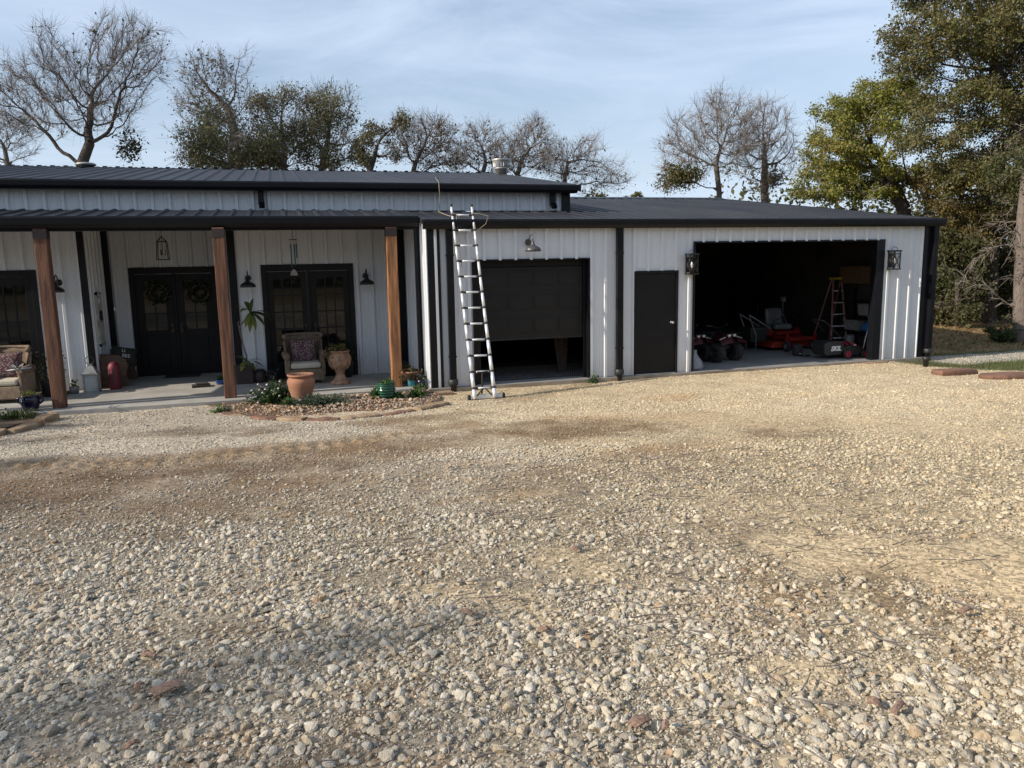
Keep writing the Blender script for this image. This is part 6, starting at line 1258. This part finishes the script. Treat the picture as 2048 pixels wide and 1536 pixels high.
# string trimmer leaning by the shelves
t = thing('string_trimmer', 'black and silver string trimmer leaning beside the shelving near the opening', 'trimmer', (10.35, .75, 0)); m = MB(); m.tube([(10.30, .70, .10), (10.42, .76, .40), (10.60, .84, .85)], .013, 8); m.build('shaft', 'aluminium', t); m = MB(); m.cbox((10.62, .85, .92), (.12, .12, .2)); m.build('motor', 'grey_plastic', t, bevel=.02); m = MB(); m.lathe((10.28, .69, .0), [(.06, .0), (.07, .04), (.03, .10)], 14); m.build('cutting_head', 'black_plastic', t)
# floor tools between mower and ladder
t = thing('tool_tripod', 'grey spidery folding stand behind the red mower', 'stand', (10.05, 3.4, 0)); m = MB()
for a in (0, 2.1, 4.2): m.tube([(10.05, 3.4, .85), (10.05+.4*math.cos(a), 3.4+.4*math.sin(a), 0)], .012, 6)
m.tube([(10.05, 3.4, .8), (10.05, 3.4, 1.15)], .012, 6); m.build('legs', 'grey_plastic', t); m = MB(); m.cbox((10.05, 3.4, 1.2), (.10, .08, .12)); m.build('head', 'grey_plastic', t)
t = thing('wheelbarrow_frame', 'dark hand cart with long tilted handles left of the red mower', 'hand cart', (8.6, 2.6, 0)); m = MB()
for s in (-.2, .2): m.tube([(8.30, 2.5+s, .92), (8.55, 2.5+s, .78), (8.95, 2.55+s, .56), (9.05, 2.6+s, .45)], .014, 8); m.tube([(8.32, 2.5+s, .88), (8.52, 2.5+s, .40), (8.52, 2.5+s, .02)], .012, 8)
m.build('handles', 'grey_plastic', t); m = MB(); m.cbox((8.62, 2.6, .42), (.42, .5, .36), taper=1.25); m.build('tub_body', 'black_plastic', t, bevel=.03)
q = at(1601, 712, Z=0); x, y = float(q[0]), float(q[1]); t = thing('hitch_weight', 'black cylindrical weight with chain on the garage floor before the red mower', 'weight', (x, y, 0)); m = MB(); m.lathe((x, y+.12, 0), [(.10, 0), (.11, .02), (.11, .24), (.09, .26), (.03, .27)], 18); m.build('drum', 'rubber', t)
m = MB(); pts = [(x-.05+.035*i+.02*math.sin(i*2), y-.02-.10*math.sin(i*.45), .012) for i in range(10)]; m.tube(pts, .014, 6); m.build('chain', 'black_metal', t)
m = MB(); m.tube([(x-.03+.045*math.cos(a), y-.03+.03*math.sin(a), .06) for a in np.linspace(0, 6.283, 14)[:-1]], .008, 6, closed=True); m.build('hook_ring', 'steel', t)
m = MB(); bgc = (5.62, .20, 0); m.lathe(bgc, [(.001, 0), (.20, 0), (.22, .06), (.17, .17), (.10, .27), (.05, .36), (.07, .40), (.02, .41)], 11, smooth=True, sx=1, sy=.7)
rr_ = random.Random(2); m.v = [(a+rr_.uniform(-.018, .018), b+rr_.uniform(-.018, .018), max(0.002, c+rr_.uniform(-.012, .012))) for a, b, c in m.v]
tag(m.build('plastic_bag', 'bag_white', None, bgc), 'crumpled whitish plastic sack just inside the big opening', 'bag')
# small garage: boards and a wire panel
LBB = ['longest dark board leaning inside the half open garage door', 'middle brown board leaning inside the half open garage door', 'short plank leaning nearest the right jamb of the half open door']
for i, (x, h, mt_) in enumerate(((2.86, 1.2, 'brown_planter'), (2.98, 1.05, 'dark_wood'), (3.08, .9, 'dark_wood'))):
    m = MB(); m.cbox((x, 1.0+.05*i, h/2), (.09, .03, h), (-.10, .10*(i-1), 0)); tag(m.build('board', mt_, None, (x, 1.0, 0)), LBB[i], 'board', 'boards leaning in the small garage')
m = MB()
for k in range(44): x = 1.02+k*.048; m.box(x-.003, x+.003, .30, .306, .004, .26)
for k in range(6): m.box(1.0, 3.1, .306, .311, .01+k*.048, .016+k*.048)
tag(m.build('wire_panel', 'black_metal', None, (2.05, .3, 0)), 'low black wire mesh panel standing across the half open garage doorway', 'wire panel')

# ------------------------------------------------------------------ right side: flat red stones, grass, litter
def flat_stone(c, L_, W_, h, rz, mat, label, seed):
    r = random.Random(seed); n = 11; poly = []
    for i in range(n): a = 2*math.pi*i/n; q = r.uniform(.82, 1.08); poly.append((L_*.5*q*math.copysign(abs(math.cos(a))**.7, math.cos(a)), W_*.5*q*math.copysign(abs(math.sin(a))**.7, math.sin(a))))
    ca, sa = math.cos(rz), math.sin(rz); m = MB(); vs = []
    for z, s in ((-.08, .95), (h*.55, 1.0), (h, .93)): vs += [(c[0]+s*(a*ca-b*sa), c[1]+s*(a*sa+b*ca), c[2]+z+(r.uniform(-.008, .008) if z > 0 else 0)) for a, b in poly]
    m.add(vs, [tuple(range(n))[::-1], tuple(range(2*n, 3*n))]+[(k*n+i, k*n+(i+1) % n, k*n+n+(i+1) % n, k*n+n+i) for k in (0, 1) for i in range(n)])
    return tag(m.build('flat_stone', mat, None, tuple(c), bevel=.008), label, 'stone', 'flat red stones by the drain pipe')
a = gp(1905, 748); b = gp(2012, 756)
flat_stone((a[0], a[1], gz1(a[0], a[1])), .95, .40, .09, -.12, 'slab_stone_red', 'flat reddish stone in the grass nearest the drain pipe', 3); flat_stone((b[0], b[1], gz1(b[0], b[1])), 1.05, .5, .085, -.25, 'slab_stone_red', 'larger flat red stone at the right picture edge', 4)
q = at(1790, 733, Z=-.06); flat_stone((float(q[0])-.05, -.22, -.09), .75, .2, .07, 0, 'slab_stone_pale', 'thin pale orange stone against the wall base at the right corner', 6)
r = np.random.default_rng(33); n = 15000; x = r.uniform(10.2, 17, n); y = r.uniform(-3.6, 3.2, n)
w_ = sstep(x+.42*(y+1.7)+.3*vnoise(x, y, 1.0), 10.5, 11.0)*(.15+.85*(1-sstep(np.abs(y+1.75), .5, 1.2)))+.35*sstep(y, .9, 1.6); k = (r.uniform(size=n) < w_) & ~((x < 11.6) & (y > -.08)); x, y = x[k], y[k]; n = len(x)
hh = r.uniform(.03, .11, n); az = r.uniform(0, 6.283, n); dx, dy = np.cos(az), np.sin(az); z = gz(x, y)
V = np.stack([np.stack([x-dy*.004, y+dx*.004, z], 1), np.stack([x+dy*.004, y-dx*.004, z], 1), np.stack([x+dx*hh*.5, y+dy*hh*.5, z+hh], 1)], 1).reshape(-1, 3)
gcl = np.array([(.065, .115, .025), (.085, .13, .03), (.14, .13, .05), (.05, .085, .02)])[r.integers(0, 4, n)]; o = mesh_np('grass', V, np.arange(3*n).reshape(-1, 3), 'leaf', tint=np.repeat(gcl, 3, 0)); tag(o, 'short rough grass around the flat red stones', 'grass', kind='stuff')
n = 3600; x = r.uniform(11.5, 22, n); y = r.uniform(.5, 9, n); C = np.stack([x, y, gz(x, y)+.015], 1); V, Fc = leaves_np(C, .09, r, .55, 2.0); cl = np.array([(.28, .18, .08), (.2, .12, .055), (.33, .24, .12), (.16, .10, .05)])[r.integers(0, 4, n)]; o = mesh_np('leaf_litter', V, Fc, 'leaf', tint=np.repeat(cl, 4, 0)); tag(o, 'brown fallen leaves on the ground below the cedar', 'leaf litter', kind='stuff')

# ------------------------------------------------------------------ bits lying on the gravel
r = np.random.default_rng(44); P0, P1, rr = [], [], []
n = 1000; fwd = np.sqrt(r.uniform(2.6**2, 8.5**2, n)); sd = r.normal(.30, .42, n)*fwd*.75
for f, s in zip(fwd, sd):
    x = CAM[0]+f*math.sin(YAW)+s*math.cos(YAW); y = CAM[1]+f*math.cos(YAW)-s*math.sin(YAW); a = r.normal(.0, 1.0)-.35; ln = r.uniform(.04, .20)*(2 if r.uniform() < .07 else 1); z = gz1(x, y)+.036; p = np.array((x, y, z)); k = 2; w0 = r.uniform(.0018, .0046)
    for j in range(k):
        a += r.normal(0, .25); q = p+np.array((math.cos(a), math.sin(a), r.normal(0, .06)))*ln/k; P0.append(p); P1.append(q); rr.append(w0); p = q
P0, P1, rr = np.array(P0), np.array(P1), np.array(rr); V, Fc = frustums(P0, P1, rr, rr*.8, 5); o = mesh_np('fallen_twigs', V, Fc, 'twig', smooth=True); tag(o, 'thin grey fallen twigs scattered over the gravel', 'twigs', kind='stuff')
CH = [(335, 1392, .135, .085, .5, 'largest pinkish bark piece, flat among grey gravel at lower left'), (279, 1387, .05, .035, 1.2, 'small dark red bark piece left of the largest pinkish one'), (300, 1325, .08, .028, 2.6, 'narrow tan bark sliver above the largest pinkish piece'), (265, 1506, .055, .03, .6, 'brown bark bit at the bottom edge left of centre'), (935, 1238, .085, .038, 2.2, 'curled dark brown bark piece in sunny gravel near the picture middle'), (1090, 1272, .06, .05, .2, 'pale broken wood bit among gravel right of the curled bark'), (1280, 1460, .10, .06, .4, 'dark bark flake by a big stone at the bottom centre'), (1795, 1432, .11, .03, .5, 'long yellowish wood splinter among twigs at lower right'), (1930, 1234, .08, .035, .1, 'tan wood chip near the sandy patch at right'), (1330, 1468, .06, .03, 1.0, 'rusty brown bark flake beside bottom centre stones'), (1745, 1420, .05, .05, .8, 'reddish bark bit left of the long splinter'), (1150, 1108, .07, .05, .9, 'dark bark lump at the far edge of the pale stones')]
for i, (u, v, a, b, rz, lab) in enumerate(CH):
    p = gp(u, v); p[2] += .012; rj = random.Random(i); m = MB(); vs = []; k = 6
    for j in range(k+1):
        f = j/k-.5; wob = [rj.uniform(-.004, .004) for _ in range(3)]; cu = .010*(1-4*f*f)
        for s, z in ((-1, 0), (0, .007), (1, 0)): vs.append((p[0]+math.cos(rz)*a*f-math.sin(rz)*(b*.5*s*rj.uniform(.75, 1.05)), p[1]+math.sin(rz)*a*f+math.cos(rz)*(b*.5*s*rj.uniform(.75, 1.05)), p[2]+.03+z+cu+wob[0]))
    n1 = len(vs); vs += [(q[0], q[1], q[2]-.008) for q in vs]; fs = []
    for j in range(k):
        for s in (0, 1): c0 = j*3+s; fs += [(c0, c0+3, c0+4, c0+1), (n1+c0+1, n1+c0+4, n1+c0+3, n1+c0)]
        for s in (0, 2): c0 = j*3+s; fs.append((c0, c0+3, n1+c0+3, n1+c0))
    fs += [(0, 1, n1+1, n1), (1, 2, n1+2, n1+1), (3*k, 3*k+1, n1+3*k+1, n1+3*k), (3*k+1, 3*k+2, n1+3*k+2, n1+3*k+1)]
    m.add(vs, fs); tag(m.build('bark_piece', 'wood_chip', None, tuple(p)), lab, 'bark', 'bark pieces on the gravel')

# ------------------------------------------------------------------ trees left of the picture whose shade falls across the yard
def off_tree(label, x, y, h, rx, ry, n, seed, lo=.35):
    b = np.array((x, y, gz1(x, y)-.2)); t = [b+np.array((0, 0, z)) for z in np.arange(0, h*lo, .6)]
    tree('yard_tree', label, b, t, [(np.array((x, y, h*(lo+1)/2)), np.array((rx, ry, h*(1-lo)/2))), (np.array((x+rx*.4, y-ry*.4, h*.75)), np.array((rx*.6, ry*.7, h*.2)))], 420, .45, seed, 'bark', .2, leaf=[(n, .17, OLIVE, None)], twigs=3, twl=.7)
off_tree('leafy tree left of the yard whose shade covers the foreground gravel', -39, -13.9, 21.6, 4.5, 2.6, 4200, 201, .6)
off_tree('leafy tree left of the porch shading its first posts', -21.5, -1.8, 9.3, 2.6, 2.0, 2200, 202)
off_tree('small loose tree left of the yard', -30.0, -6.2, 14.2, 3.0, 2.2, 2300, 203, .55)
off_tree('bushy tree left of the yard between the two larger ones', -38, -10.1, 19.2, 4.0, 2.6, 2900, 204, .6)
